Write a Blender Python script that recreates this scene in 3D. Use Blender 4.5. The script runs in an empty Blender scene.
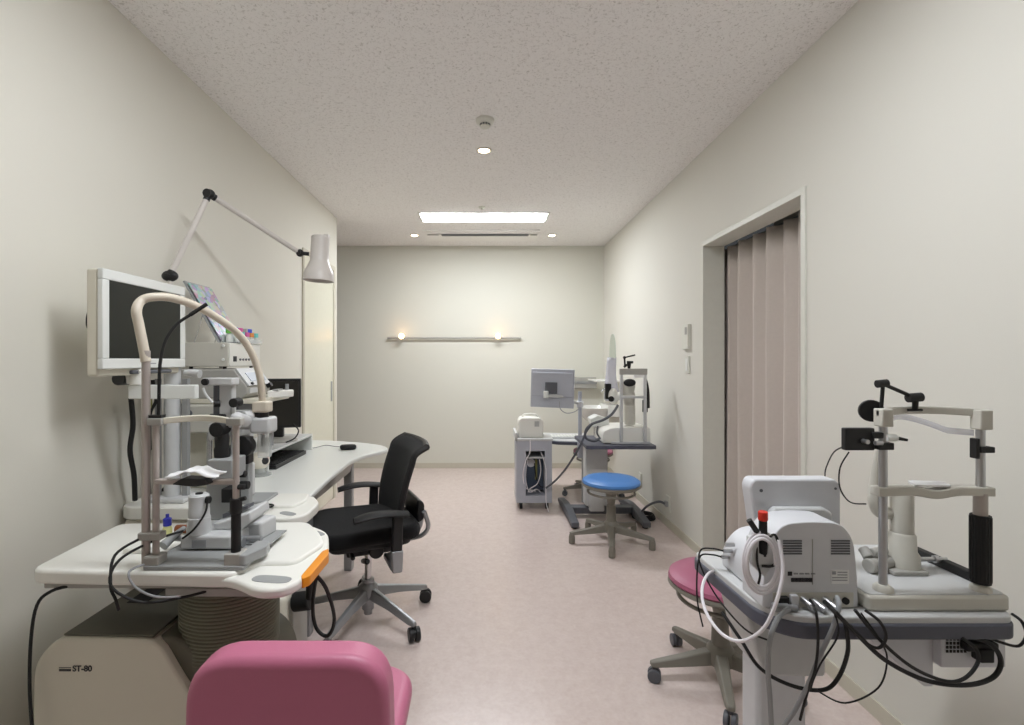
import bpy, bmesh, math, random
from mathutils import Vector, Matrix, Quaternion
random.seed(7)
C = bpy.context.scene
COL = C.collection
F, CX, CY, CAMZ = 500.0, 486.0, 360.0, 1.275

# ------------------------------------------------------------------ camera, world, exposure
cam_d = bpy.data.cameras.new('camera'); cam = bpy.data.objects.new('camera', cam_d); COL.objects.link(cam)
cam.location = (0, 0, CAMZ); cam.rotation_euler = (math.pi/2, 0, 0)
cam_d.sensor_width = 36; cam_d.lens = F/1024*36; cam_d.shift_x = 26/1024; cam_d.shift_y = -2.5/1024
cam_d.clip_start = 0.05
C.camera = cam
C.view_settings.view_transform = 'Standard'; C.view_settings.look = 'None'
C.view_settings.gamma = 1; C.view_settings.use_curve_mapping = False
C.view_settings.exposure = 0.0
w = bpy.data.worlds.new('world'); C.world = w; w.use_nodes = True
w.node_tree.nodes['Background'].inputs[0].default_value = (0.9, 0.95, 1, 1)
w.node_tree.nodes['Background'].inputs[1].default_value = 0.05
PANEL_E, NEAR_E, DOWN_E, BULB_E = 42.0, 33.0, 18.0, 24.0

def area_light(name, loc, sx, sy, power, color, rot=(0,0,0)):
    d = bpy.data.lights.new(name, 'AREA'); d.shape = 'RECTANGLE'; d.size = sx; d.size_y = sy
    d.energy = power; d.color = color
    o = bpy.data.objects.new(name, d); o.location = loc; o.rotation_euler = rot; COL.objects.link(o); return o
def spot_light(name, loc, power, color, angle, blend, target=None, size=0.03):
    d = bpy.data.lights.new(name, 'SPOT'); d.energy = power; d.color = color
    d.spot_size = math.radians(angle); d.spot_blend = blend; d.shadow_soft_size = size
    o = bpy.data.objects.new(name, d); o.location = loc; COL.objects.link(o)
    if target is not None:
        o.rotation_euler = (Vector(target)-Vector(loc)).to_track_quat('-Z', 'Y').to_euler()
    return o

# ------------------------------------------------------------------ room numbers
XL, XR, YB, H = -1.414, 1.393, 5.90, 2.62
YC = 4.74            # where the left wall ends

def P(px, py, D): return Vector(((px-CX)*D/F, D, CAMZ-(py-CY)*D/F))
def S(r, g, b):
    f = lambda c: (c/255/12.92) if c/255 <= 0.04045 else ((c/255+0.055)/1.055)**2.4
    return (f(r), f(g), f(b), 1)

# ------------------------------------------------------------------ materials
def mat(name, rgb, rough=0.5, metal=0.0, vary=0.04, scale=30, spec=0.5, bump=0.0, bscale=200, coat=0, emit=None, es=0, trans=0, alpha=1, sheen=0):
    m = bpy.data.materials.new(name); m.use_nodes = True
    nt = m.node_tree; b = nt.nodes['Principled BSDF']
    c = S(*rgb)
    tc = nt.nodes.new('ShaderNodeTexCoord')
    if vary:
        n = nt.nodes.new('ShaderNodeTexNoise'); n.inputs['Scale'].default_value = scale; n.inputs['Detail'].default_value = 3
        mx = nt.nodes.new('ShaderNodeMix'); mx.data_type = 'RGBA'
        mx.inputs[6].default_value = tuple(min(1, x*(1-vary)) for x in c[:3])+(1,)
        mx.inputs[7].default_value = tuple(min(1, x*(1+vary)) for x in c[:3])+(1,)
        nt.links.new(tc.outputs['Object'], n.inputs['Vector'])
        nt.links.new(n.outputs['Fac'], mx.inputs[0]); nt.links.new(mx.outputs[2], b.inputs['Base Color'])
    else:
        b.inputs['Base Color'].default_value = c
    b.inputs['Roughness'].default_value = rough; b.inputs['Metallic'].default_value = metal
    b.inputs['Specular IOR Level'].default_value = spec
    b.inputs['Coat Weight'].default_value = coat
    b.inputs['Transmission Weight'].default_value = trans; b.inputs['Alpha'].default_value = alpha
    b.inputs['Sheen Weight'].default_value = sheen
    if emit: b.inputs['Emission Color'].default_value = S(*emit); b.inputs['Emission Strength'].default_value = es
    if bump:
        n2 = nt.nodes.new('ShaderNodeTexNoise'); n2.inputs['Scale'].default_value = bscale; n2.inputs['Detail'].default_value = 4
        bp = nt.nodes.new('ShaderNodeBump'); bp.inputs['Strength'].default_value = bump; bp.inputs['Distance'].default_value = 0.01
        nt.links.new(tc.outputs['Object'], n2.inputs['Vector']); nt.links.new(n2.outputs['Fac'], bp.inputs['Height']); nt.links.new(bp.outputs['Normal'], b.inputs['Normal'])
    return m

M = {}
M['wall'] = mat('wall_paper', (226,223,212), 0.75, vary=0.015, scale=2, bump=0.06, bscale=350)
M['wallr'] = mat('wall_paper_right', (225,223,214), 0.75, vary=0.015, scale=2, bump=0.06, bscale=350)
M['wallb'] = mat('wall_paper_back', (223,222,211), 0.75, vary=0.015, scale=2, bump=0.06, bscale=350)
M['trim'] = mat('white_trim', (222,222,212), 0.45)
M['skirt'] = mat('skirting', (205,200,184), 0.5)
M['door'] = mat('door_cream', (226,224,206), 0.28)
M['white'] = mat('white_laminate', (232,234,230), 0.3, vary=0.01)
M['cream'] = mat('cream_plastic', (222,217,201), 0.42, vary=0.01)
M['creamw'] = mat('warm_white_plastic', (240,239,232), 0.38, vary=0.01)
M['olive'] = mat('olive_grey_cover', (100,97,84), 0.55)
M['olived'] = mat('dark_olive_rubber', (116,114,97), 0.6)
M['ltgrey'] = mat('light_grey_plastic', (203,204,204), 0.42)
M['grey'] = mat('grey_plastic', (158,160,160), 0.45)
M['greyp'] = mat('grey_paint', (172,170,164), 0.45)
M['greyb'] = mat('blue_grey_plastic', (214,215,219), 0.45)
M['dgrey'] = mat('dark_grey_plastic', (90,92,98), 0.5)
M['edge'] = mat('slate_edge', (84,86,98), 0.45)
M['beige'] = mat('beige_paint', (205,202,192), 0.4)
M['taupe'] = mat('taupe_metal', (182,173,167), 0.35, metal=0.15)
M['silver'] = mat('silver_metal', (190,190,192), 0.28, metal=0.85, vary=0.02)
M['alu'] = mat('cast_aluminium', (165,167,170), 0.38, metal=0.6)
M['chrome'] = mat('chrome', (210,210,212), 0.15, metal=1.0, vary=0)
M['black'] = mat('black_plastic', (22,22,24), 0.45)
M['rubber'] = mat('black_rubber', (16,16,17), 0.6)
M['mesh'] = mat('black_mesh_fabric', (17,17,19), 0.85, bump=0.5, bscale=900, sheen=0.1, spec=0.2)
M['screen'] = mat('dark_screen', (34,36,31), 0.35, vary=0, spec=0.25)
M['screenb'] = mat('black_screen', (38,36,32), 0.3, vary=0)
M['pink'] = mat('pink_vinyl', (196,112,142), 0.42, vary=0.02, bump=0.05, bscale=300)
M['pinkd'] = mat('rose_vinyl_stool', (172,96,124), 0.42, vary=0.02)
M['blue'] = mat('blue_vinyl', (82,138,208), 0.4, vary=0.02)
M['khaki'] = mat('khaki_grey_metal', (128,124,114), 0.45)
M['tube'] = mat('tan_flexible_tube', (212,202,185), 0.45)
M['curtain'] = mat('mauve_beige_cloth', (210,200,192), 0.9, vary=0.04, scale=60, bump=0.15, bscale=500, sheen=0.2, spec=0.1)
M['orange'] = mat('orange_plastic', (240,150,14), 0.35)
M['red'] = mat('red_plastic', (215,50,32), 0.4)
M['bluecap'] = mat('blue_cap', (45,50,160), 0.4)
M['green'] = mat('green_label', (120,205,90), 0.5)
M['pinkl'] = mat('pink_label', (225,110,170), 0.5)
M['orangel'] = mat('orange_label', (240,160,90), 0.5)
M['teal'] = mat('teal_label', (110,200,195), 0.5)
M['bluel'] = mat('blue_label', (70,90,215), 0.5)
M['paper'] = mat('white_paper', (240,240,240), 0.8, vary=0)
M['ink'] = mat('dark_ink', (45,44,48), 0.7, vary=0)
M['greyink'] = mat('grey_ink', (150,152,156), 0.7, vary=0)
M['clear'] = mat('clear_plastic', (235,240,238), 0.12, trans=0.0, alpha=0.35, vary=0)
M['bag'] = mat('clear_film_cover', (232,232,242), 0.3, alpha=0.45, vary=0)
M['amber'] = mat('amber_bottle', (140,80,45), 0.3)
M['yellow'] = mat('pale_yellow_bottle', (215,215,150), 0.3)
M['mirror'] = mat('mirror_glass', (215,225,220), 0.03, metal=1.0, vary=0)
M['ceramic'] = mat('white_ceramic', (236,236,232), 0.15)
M['lampw'] = mat('lamp_enamel', (214,208,202), 0.35)
M['void'] = mat('dark_cavity', (26,25,26), 0.8)
M['circuit'] = mat('circuit_blue_green', (60,74,92), 0.5, vary=0.4, scale=120)
M['cable_y'] = mat('olive_cable', (120,120,70), 0.5)
M['whitetube'] = mat('white_cable', (232,228,232), 0.4)
M['greycable'] = mat('grey_cable', (150,152,154), 0.5)
M['panel'] = mat('fluorescent_diffuser', (255,255,255), 0.5, emit=(246,250,255), es=PANEL_E, vary=0)
M['panel2'] = mat('added_near_diffuser', (255,255,255), 0.5, emit=(246,250,255), es=NEAR_E, vary=0)
M['down'] = mat('downlight_lens', (255,240,220), 0.5, emit=(255,225,185), es=DOWN_E, vary=0)
M['acw'] = mat('white_grille_plastic', (244,242,238), 0.6)
M['fargrey'] = mat('blue_grey_enamel', (184,187,197), 0.45)
M['bulb'] = mat('warm_bulb', (255,240,220), 0.5, emit=(255,190,115), es=BULB_E, vary=0)
M['lcd'] = mat('pale_lcd', (170,178,190), 0.3)

def floor_mat():
    m = bpy.data.materials.new('pink_vinyl_floor'); m.use_nodes = True; nt = m.node_tree; b = nt.nodes['Principled BSDF']
    tc = nt.nodes.new('ShaderNodeTexCoord')
    n = nt.nodes.new('ShaderNodeTexNoise'); n.inputs['Scale'].default_value = 26; n.inputs['Detail'].default_value = 8; n.inputs['Roughness'].default_value = 0.7
    r = nt.nodes.new('ShaderNodeValToRGB')
    r.color_ramp.elements[0].position = 0.35; r.color_ramp.elements[0].color = S(210,193,187)
    r.color_ramp.elements[1].position = 0.65; r.color_ramp.elements[1].color = S(219,204,198)
    n2 = nt.nodes.new('ShaderNodeTexNoise'); n2.inputs['Scale'].default_value = 70; n2.inputs['Detail'].default_value = 4
    mx = nt.nodes.new('ShaderNodeMix'); mx.data_type = 'RGBA'; mx.blend_type = 'OVERLAY'; mx.inputs[0].default_value = 0.12
    L = nt.links.new
    L(tc.outputs['Object'], n.inputs['Vector']); L(tc.outputs['Object'], n2.inputs['Vector'])
    L(n.outputs['Fac'], r.inputs[0]); L(r.outputs[0], mx.inputs[6]); L(n2.outputs['Fac'], mx.inputs[7]); L(mx.outputs[2], b.inputs['Base Color'])
    b.inputs['Roughness'].default_value = 0.25; b.inputs['Specular IOR Level'].default_value = 0.45
    bp = nt.nodes.new('ShaderNodeBump'); bp.inputs['Strength'].default_value = 0.08; bp.inputs['Distance'].default_value = 0.004
    L(n2.outputs['Fac'], bp.inputs['Height']); L(bp.outputs['Normal'], b.inputs['Normal'])
    return m
def ceil_mat():
    m = bpy.data.materials.new('acoustic_ceiling'); m.use_nodes = True; nt = m.node_tree; b = nt.nodes['Principled BSDF']
    tc = nt.nodes.new('ShaderNodeTexCoord'); L = nt.links.new
    n = nt.nodes.new('ShaderNodeTexNoise'); n.inputs['Scale'].default_value = 80; n.inputs['Detail'].default_value = 5; n.inputs['Roughness'].default_value = 0.65
    n.inputs['Distortion'].default_value = 1.2
    r = nt.nodes.new('ShaderNodeValToRGB')
    r.color_ramp.elements[0].position = 0.34; r.color_ramp.elements[0].color = S(208,205,201)
    r.color_ramp.elements[1].position = 0.47; r.color_ramp.elements[1].color = S(247,245,243)
    L(tc.outputs['Object'], n.inputs['Vector']); L(n.outputs['Fac'], r.inputs[0]); L(r.outputs[0], b.inputs['Base Color'])
    b.inputs['Roughness'].default_value = 0.9
    bp = nt.nodes.new('ShaderNodeBump'); bp.inputs['Strength'].default_value = 0.25; bp.inputs['Distance'].default_value = 0.003
    L(r.outputs[0], bp.inputs['Height']); L(bp.outputs['Normal'], b.inputs['Normal'])
    return m
M['floor'] = floor_mat(); M['ceiling'] = ceil_mat()
def sticker_mat():
    m = bpy.data.materials.new('colour_catalogue_sheet'); m.use_nodes = True; nt = m.node_tree; b = nt.nodes['Principled BSDF']
    tc = nt.nodes.new('ShaderNodeTexCoord'); L = nt.links.new
    v = nt.nodes.new('ShaderNodeTexVoronoi'); v.inputs['Scale'].default_value = 42
    hs = nt.nodes.new('ShaderNodeHueSaturation'); hs.inputs['Saturation'].default_value = 0.9; hs.inputs['Value'].default_value = 1.0
    mx = nt.nodes.new('ShaderNodeMix'); mx.data_type = 'RGBA'; mx.inputs[0].default_value = 0.38; mx.inputs[6].default_value = S(165,175,195)
    L(tc.outputs['Object'], v.inputs['Vector']); L(v.outputs['Color'], hs.inputs['Color']); L(hs.outputs[0], mx.inputs[7]); L(mx.outputs[2], b.inputs['Base Color'])
    b.inputs['Roughness'].default_value = 0.25
    return m
M['sheet'] = sticker_mat()
def eye_mat():
    m = bpy.data.materials.new('eye_model_paint'); m.use_nodes = True; nt = m.node_tree; b = nt.nodes['Principled BSDF']
    tc = nt.nodes.new('ShaderNodeTexCoord'); L = nt.links.new
    n = nt.nodes.new('ShaderNodeTexNoise'); n.inputs['Scale'].default_value = 14; n.inputs['Detail'].default_value = 1
    r = nt.nodes.new('ShaderNodeValToRGB'); r.color_ramp.elements[0].position = 0.60; r.color_ramp.elements[0].color = S(236,230,218)
    r.color_ramp.elements[1].position = 0.63; r.color_ramp.elements[1].color = S(205,50,35)
    L(tc.outputs['Object'], n.inputs['Vector']); L(n.outputs['Fac'], r.inputs[0]); L(r.outputs[0], b.inputs['Base Color']); b.inputs['Roughness'].default_value = 0.3
    return m
M['eye'] = eye_mat()

# ------------------------------------------------------------------ mesh builder
class MB:
    def __init__(s): s.bm = bmesh.new()
    def _x(s, verts, rot=None, loc=None, piv=None):
        if rot is not None:
            bmesh.ops.rotate(s.bm, verts=verts, cent=piv or Vector((0,0,0)), matrix=rot)
        if loc is not None: bmesh.ops.translate(s.bm, verts=verts, vec=Vector(loc))
    def box(s, x0, x1, y0, y1, z0, z1, rot=None, piv=None):
        vs = [s.bm.verts.new((x, y, z)) for z in (z0, z1) for y in (y0, y1) for x in (x0, x1)]
        for f in ((0,2,3,1),(4,5,7,6),(0,1,5,4),(2,6,7,3),(0,4,6,2),(1,3,7,5)): s.bm.faces.new([vs[i] for i in f])
        if rot is not None: s._x(vs, rot=rot, piv=piv or Vector(((x0+x1)/2, (y0+y1)/2, (z0+z1)/2)))
        return s
    def cyl(s, a, b, r0, r1=None, n=20, caps=True):
        a, b = Vector(a), Vector(b); r1 = r0 if r1 is None else r1
        q = (b-a).to_track_quat('Z', 'Y'); rings = []
        for p, r in ((a, r0), (b, r1)):
            rings.append([s.bm.verts.new(p+q@Vector((r*math.cos(t), r*math.sin(t), 0))) for t in [2*math.pi*i/n for i in range(n)]])
        for i in range(n): j = (i+1) % n; s.bm.faces.new((rings[0][i], rings[0][j], rings[1][j], rings[1][i]))
        if caps: s.bm.faces.new(rings[0][::-1]); s.bm.faces.new(rings[1])
        return s
    def tube(s, pts, r, n=10, smooth=6, radii=None):
        pts = [Vector(p) for p in pts]
        if smooth and len(pts) > 2:
            out, rr = [], []
            for i in range(len(pts)-1):
                p0, p1, p2, p3 = pts[max(i-1,0)], pts[i], pts[i+1], pts[min(i+2, len(pts)-1)]
                for k in range(smooth):
                    t = k/smooth
                    out.append(0.5*((2*p1)+(p2-p0)*t+(2*p0-5*p1+4*p2-p3)*t*t+(3*p1-p0-3*p2+p3)*t**3))
                    if radii: rr.append(radii[i]*(1-t)+radii[i+1]*t)
            out.append(pts[-1]); pts = out
            if radii: radii = rr+[radii[-1]]
        if not radii: radii = [r]*len(pts)
        d = (pts[1]-pts[0]).normalized(); u = d.orthogonal().normalized(); rings = []
        for i, p in enumerate(pts):
            nd = (pts[min(i+1, len(pts)-1)]-pts[max(i-1, 0)])
            nd = nd.normalized() if nd.length > 1e-9 else d
            u = (d.rotation_difference(nd))@u; d = nd; u = (u-d*u.dot(d)).normalized(); v = d.cross(u)
            rings.append([s.bm.verts.new(p+radii[i]*(u*math.cos(t)+v*math.sin(t))) for t in [2*math.pi*k/n for k in range(n)]])
        for a, b in zip(rings, rings[1:]):
            for i in range(n): j = (i+1) % n; s.bm.faces.new((a[i], a[j], b[j], b[i]))
        s.bm.faces.new(rings[0][::-1]); s.bm.faces.new(rings[-1])
        return s
    def lathe(s, prof, c=(0,0,0), n=32, axis=None, caps=True):
        c = Vector(c); q = Vector(axis).to_track_quat('Z', 'Y') if axis is not None else Quaternion()
        rings = []
        for r, z in prof:
            if r < 1e-6: rings.append([s.bm.verts.new(c+q@Vector((0,0,z)))])
            else: rings.append([s.bm.verts.new(c+q@Vector((r*math.cos(t), r*math.sin(t), z))) for t in [2*math.pi*k/n for k in range(n)]])
        for a, b in zip(rings, rings[1:]):
            for i in range(n):
                j = (i+1) % n
                if len(a) == 1 and len(b) == 1: continue
                if len(a) == 1: s.bm.faces.new((a[0], b[j], b[i]))
                elif len(b) == 1: s.bm.faces.new((a[i], a[j], b[0]))
                else: s.bm.faces.new((a[i], a[j], b[j], b[i]))
        if caps and len(rings[0]) > 1: s.bm.faces.new(rings[0][::-1])
        if caps and len(rings[-1]) > 1: s.bm.faces.new(rings[-1])
        return s
    def prism(s, pts, a0, a1, axis='z'):
        f = {'z': lambda p, h: (p[0], p[1], h), 'y': lambda p, h: (p[0], h, p[1]), 'x': lambda p, h: (h, p[0], p[1])}[axis]
        lo = [s.bm.verts.new(f(p, a0)) for p in pts]; hi = [s.bm.verts.new(f(p, a1)) for p in pts]; n = len(pts)
        s.bm.faces.new(lo[::-1]); s.bm.faces.new(hi)
        for i in range(n): j = (i+1) % n; s.bm.faces.new((lo[i], lo[j], hi[j], hi[i]))
        return s
    def ball(s, c, r, sc=(1,1,1), n=20):
        q = bmesh.ops.create_uvsphere(s.bm, u_segments=n, v_segments=n//2, radius=r)['verts']
        for v in q: v.co = Vector((v.co.x*sc[0], v.co.y*sc[1], v.co.z*sc[2]))+Vector(c)
        return s
    def torus(s, c, R, r, axis=(0,0,1), n=32, a0=0, a1=2*math.pi, m=10):
        q = Vector(axis).to_track_quat('Z', 'Y'); c = Vector(c)
        full = abs(a1-a0-2*math.pi) < 1e-4; k = n if full else n+1; rings = []
        for i in range(k):
            t = a0+(a1-a0)*i/n; e = Vector((math.cos(t), math.sin(t), 0))
            rings.append([s.bm.verts.new(c+q@(e*(R+r*math.cos(u))+Vector((0,0,r*math.sin(u))))) for u in [2*math.pi*j/m for j in range(m)]])
        for i in range(k if full else k-1):
            a, b = rings[i], rings[(i+1) % k]
            for j in range(m): l = (j+1) % m; s.bm.faces.new((a[j], b[j], b[l], a[l]))
        if not full: s.bm.faces.new(rings[0]); s.bm.faces.new(rings[-1][::-1])
        return s
    def grid(s, nu, nv, fn):
        g = [[s.bm.verts.new(fn(i/(nu-1), j/(nv-1))) for j in range(nv)] for i in range(nu)]
        for i in range(nu-1):
            for j in range(nv-1): s.bm.faces.new((g[i][j], g[i+1][j], g[i+1][j+1], g[i][j+1]))
        return s
    def build(s, name, m, parent=None, bevel=0, seg=3, local=False, solid=0, sub=0, label=None):
        bmesh.ops.recalc_face_normals(s.bm, faces=s.bm.faces)
        off = Vector((0,0,0))
        if parent is not None and not local: off = wloc(parent)
        elif parent is None and not local:
            xs = [v.co for v in s.bm.verts]
            off = Vector(((min(v.x for v in xs)+max(v.x for v in xs))/2, (min(v.y for v in xs)+max(v.y for v in xs))/2, min(v.z for v in xs)))
        for v in s.bm.verts: v.co -= off
        me = bpy.data.meshes.new(name); s.bm.to_mesh(me); s.bm.free()
        for p in me.polygons: p.use_smooth = True
        me.set_sharp_from_angle(angle=math.radians(38))
        me.materials.append(M[m])
        o = bpy.data.objects.new(name, me); COL.objects.link(o)
        if parent is not None: o.parent = parent
        elif not local: o.location = off
        if solid:
            md = o.modifiers.new('solid', 'SOLIDIFY'); md.thickness = solid; md.offset = 0
        if bevel:
            md = o.modifiers.new('bevel', 'BEVEL'); md.width = bevel; md.segments = seg; md.limit_method = 'ANGLE'; md.angle_limit = math.radians(40); md.use_clamp_overlap = True
        if sub:
            md = o.modifiers.new('sub', 'SUBSURF'); md.levels = sub; md.render_levels = sub
        if label: o['label'] = label
        return o
def wloc(o):
    v = Vector(o.location)
    while o.parent is not None: o = o.parent; v = v+Vector(o.location)
    return v
def tag(o, label, cat, group=None):
    o['label'] = label; o['category'] = cat
    if group: o['group'] = group
    return o
def thing(name, label, cat, loc=(0,0,0), rz=0, group=None):
    o = bpy.data.objects.new(name, None); COL.objects.link(o); o.location = loc; o.rotation_euler = (0,0,rz); o.empty_display_size = 0.1
    return tag(o, label, cat, group)
def struct(o): o['kind'] = 'structure'; return o
def text(name, s, m, parent, loc, size, rot, ext=0.0004):
    c = bpy.data.curves.new(name, 'FONT'); c.body = s; c.size = size; c.extrude = ext; c.align_x = 'LEFT'; c.offset = 0.0006
    c.materials.append(M[m]); o = bpy.data.objects.new(name, c); COL.objects.link(o)
    me = bpy.data.meshes.new_from_object(o); bpy.data.objects.remove(o); o = bpy.data.objects.new(name, me); COL.objects.link(o)
    o.location = Vector(loc)-(wloc(parent) if parent else Vector((0,0,0))); o.rotation_euler = rot; o.parent = parent
    return o
def dup(root, loc, rz, label=None, group=None):
    def cp(o, par):
        c = o.copy(); COL.objects.link(c); c.parent = par
        for ch in list(kids(o)): cp(ch, c)
        return c
    r = cp(root, None); r.location = loc; r.rotation_euler = (0,0,rz)
    if label: r['label'] = label
    if group: r['group'] = group
    return r
def kids(o): return [x for x in list(COL.objects) if x.parent == o]
RX = lambda a: Matrix.Rotation(a, 3, 'X')
RY = lambda a: Matrix.Rotation(a, 3, 'Y')
RZ = lambda a: Matrix.Rotation(a, 3, 'Z')
def rounded(pts, r, n=5):
    out = []; k = len(pts)
    for i in range(k):
        p, a, b = Vector(pts[i]), Vector(pts[i-1]), Vector(pts[(i+1) % k])
        rr = r if not isinstance(r, (list, tuple)) else r[i]
        if rr <= 0: out.append(tuple(p)); continue
        da, db = (a-p), (b-p); ra = min(rr, da.length*0.49, db.length*0.49); da.normalize(); db.normalize()
        s, e = p+da*ra, p+db*ra
        for j in range(n+1):
            t = j/n; q = s*(1-t)**2+p*2*t*(1-t)+e*t*t; out.append((q.x, q.y))
    return out

# ================================================================== SETTING
T = 0.12
struct(MB().box(-2.9, 2.5, -2.6, YB+T, -0.1, 0).build('floor', 'floor'))
struct(MB().box(-2.9, 2.5, -2.6, YB+T, H, H+0.1).build('ceiling', 'ceiling'))
struct(MB().box(XL-T, XL, -2.6, YC, 0, H).build('wall_left', 'wall'))
struct(MB().box(-2.9, 2.5, YB, YB+T, 0, H).build('wall_back', 'wallb'))
struct(MB().box(-2.9, -2.7, YC-1.5, YB, 0, H).build('wall_recess', 'wallb'))
struct(MB().box(-2.9, 2.5, -2.7, -2.6, 0, H).build('wall_front', 'wall'))
Y0, Y1, ZO = 2.20, 3.195, 2.005
b = MB(); b.box(XR, XR+T, -2.6, Y0, 0, H); b.box(XR, XR+T, Y1, YB, 0, H); b.box(XR, XR+T, Y0, Y1, ZO, H)
struct(b.build('wall_right', 'wallr'))
struct(MB().box(2.3, 2.5, 1.4, 4.0, 0, H).build('wall_beyond', 'wall'))
# opening casing
b = MB()
b.box(XR-0.008, XR+0.13, Y0-0.028, Y0+0.003, 0.001, ZO-0.003); b.box(XR-0.008, XR+0.13, Y1-0.003, Y1+0.02, 0.001, ZO-0.003); b.box(XR-0.008, XR+0.13, Y0-0.028, Y1+0.02, ZO-0.003, ZO+0.027)
struct(b.build('trim_1', 'trim', bevel=0.002))
# baseboards
def base(name, x0, x1, y0, y1):
    struct(MB().box(x0, x1, y0, y1, 0, 0.062).build(name, 'skirt', bevel=0.002))
base('baseboard_right', XR-0.008, XR, -2.6, Y0-0.028); base('baseboard_right.001', XR-0.008, XR, Y1+0.02, YB)
base('baseboard_back', -2.7, XR-0.01, YB-0.008, YB); base('baseboard_left', XL, XL+0.008, -2.6, 3.84)
base('baseboard_corner', XL-T, XL, YC, YC+0.008)
# ceiling junction shadow trims
struct(MB().box(XL-T, XR, YB-0.012, YB, H-0.02, H).build('trim_2', 'trim'))
# left door
dr = thing('door_1', 'cream flush door at the far end of the left wall', 'door', (XL, 4.23, 0)); struct(dr)
b = MB(); b.box(XL-0.0, XL+0.012, 3.84, 3.875, 0, 2.14); b.box(XL, XL+0.012, 4.60, 4.66, 0, 2.14); b.box(XL, XL+0.012, 3.875, 4.60, 2.10, 2.14)
b.build('door_frame', 'skirt', dr, bevel=0.002)
MB().box(XL, XL+0.006, 3.875, 4.60, 0.01, 2.10).build('door_panel', 'door', dr, bevel=0.001)
b = MB(); b.box(XL+0.006, XL+0.009, 4.535, 4.575, 0.90, 1.08); b.build('handle', 'alu', dr, bevel=0.003)

# curtain with pleats
ct = thing('curtain', 'mauve beige pleated curtain filling the doorway in the right wall', 'curtain', (XR+0.15, (Y0+Y1)/2, 0))
def cf(u, v):
    y = Y0-0.10+(Y1-Y0+0.32)*u; a = 2*math.pi*(9.6*u+0.22*math.sin(5*u))
    x = XR+0.180+(0.041+0.002*(1-v))*(math.sin(a)+0.12*math.sin(3*a))+0.006*math.sin(a*0.5+3*v)
    return (x, y+0.012*math.sin(2*a)*(0.4+0.6*v), 0.015+1.984*v)
MB().grid(340, 12, cf).build('cloth', 'curtain', ct, solid=0.003)
MB().box(XR+0.225, XR+0.245, Y0-0.1, Y1+0.2, ZO-0.014, ZO+0.02).build('rail', 'alu', ct)

# ------------------------------------------------------------------ ceiling things
lt = thing('ceiling_light', 'long white fluorescent ceiling panel light, lit', 'ceiling light', (-0.02, 4.70, H))
MB().box(-0.625, 0.585, 4.555, 4.845, H-0.006, H-0.0005).build('frame', 'trim', lt, bevel=0.002)
MB().box(-0.60, 0.56, 4.572, 4.828, H-0.010, H-0.006).build('diffuser', 'panel', lt)
# second panel of this kind, unseen overhead, added to light the near objects
l2 = thing('ceiling_light', 'added nearer fluorescent ceiling panel, unseen above the upper edge of the photo', 'ceiling light', (0, 1.25, H))
MB().box(-0.625, 0.625, 1.105, 1.395, H-0.006, H-0.0005).build('frame', 'trim', l2, bevel=0.002)
MB().box(-0.60, 0.60, 1.122, 1.378, H-0.010, H-0.006).build('diffuser', 'panel2', l2)

def downlight(px, py, label):
    D = (H-CAMZ)*F/(CY-py); x = (px-CX)*D/F
    t = thing('downlight', label, 'downlight', (x, D, H), 0, 'round recessed downlights')
    MB().lathe([(0.036,-0.001),(0.048,-0.001),(0.050,-0.006),(0.040,-0.008),(0.036,-0.005)], (x, D, H), caps=False).build('trim_ring', 'trim', t)
    MB().lathe([(0,-0.001),(0.036,-0.001),(0.036,-0.004),(0,-0.0045)], (x, D, H)).build('lens', 'down', t)
    spot_light('downlight_beam', (x, D, H-0.03), 2.2, (1.0, 0.80, 0.60), 110, 0.8)
downlight(484, 150, 'lit round downlight near the middle of the ceiling, just beyond the smoke detector')
downlight(414.5, 235, 'lit round downlight left of the ceiling air conditioner')
downlight(552, 235, 'lit round downlight right of the ceiling air conditioner')
D = 2.80; x = (485-CX)*D/F
sd = thing('smoke_detector', 'white round smoke detector on the ceiling in front of the first downlight', 'smoke detector', (x, D, H))
MB().lathe([(0,0),(0.052,0),(0.052,-0.012),(0.044,-0.022),(0.030,-0.026),(0,-0.026)], (x, D, H)).build('body', 'trim', sd)
b = MB()
for k in range(10):
    a = k*math.pi/5; b.box(x-0.004, x+0.004, D-0.004, D+0.004, H-0.036, H-0.026); 
    bmesh.ops.translate(b.bm, verts=b.bm.verts[-8:], vec=(0.026*math.cos(a), 0.026*math.sin(a), 0))
b.build('vent_cage', 'dgrey', sd)
MB().lathe([(0,-0.034),(0.030,-0.034),(0.026,-0.042),(0,-0.043)], (x, D, H)).build('cap', 'trim', sd)
D = (H-CAMZ)*F/(360-207); x = (482-CX)*D/F
tag(MB().lathe([(0,0),(0.03,0),(0.028,-0.010),(0.012,-0.014),(0.010,-0.026),(0,-0.028)], (x, D, H)).build('ceiling_sensor', 'trim'), 'tiny white ceiling sensor just in front of the long panel light', 'sensor')
ac = thing('air_conditioner', 'flush white ceiling air conditioner with a dark slot, beyond the panel light', 'air conditioner', (-0.05, 5.38, H))
MB().box(-0.66, 0.56, 5.16, 5.60, H-0.016, H-0.0005).build('panel', 'acw', ac, bevel=0.006)
b = MB(); b.box(-0.47, 0.45, 5.27, 5.33, H-0.026, H-0.021); b.build('louver', 'dgrey', ac, bevel=0.002)
b = MB(); b.box(-0.62, -0.50, 5.28, 5.30, H-0.025, H-0.021); b.box(0.47, 0.54, 5.28, 5.31, H-0.025, H-0.021); b.build('indicator', 'greyp', ac)

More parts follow.
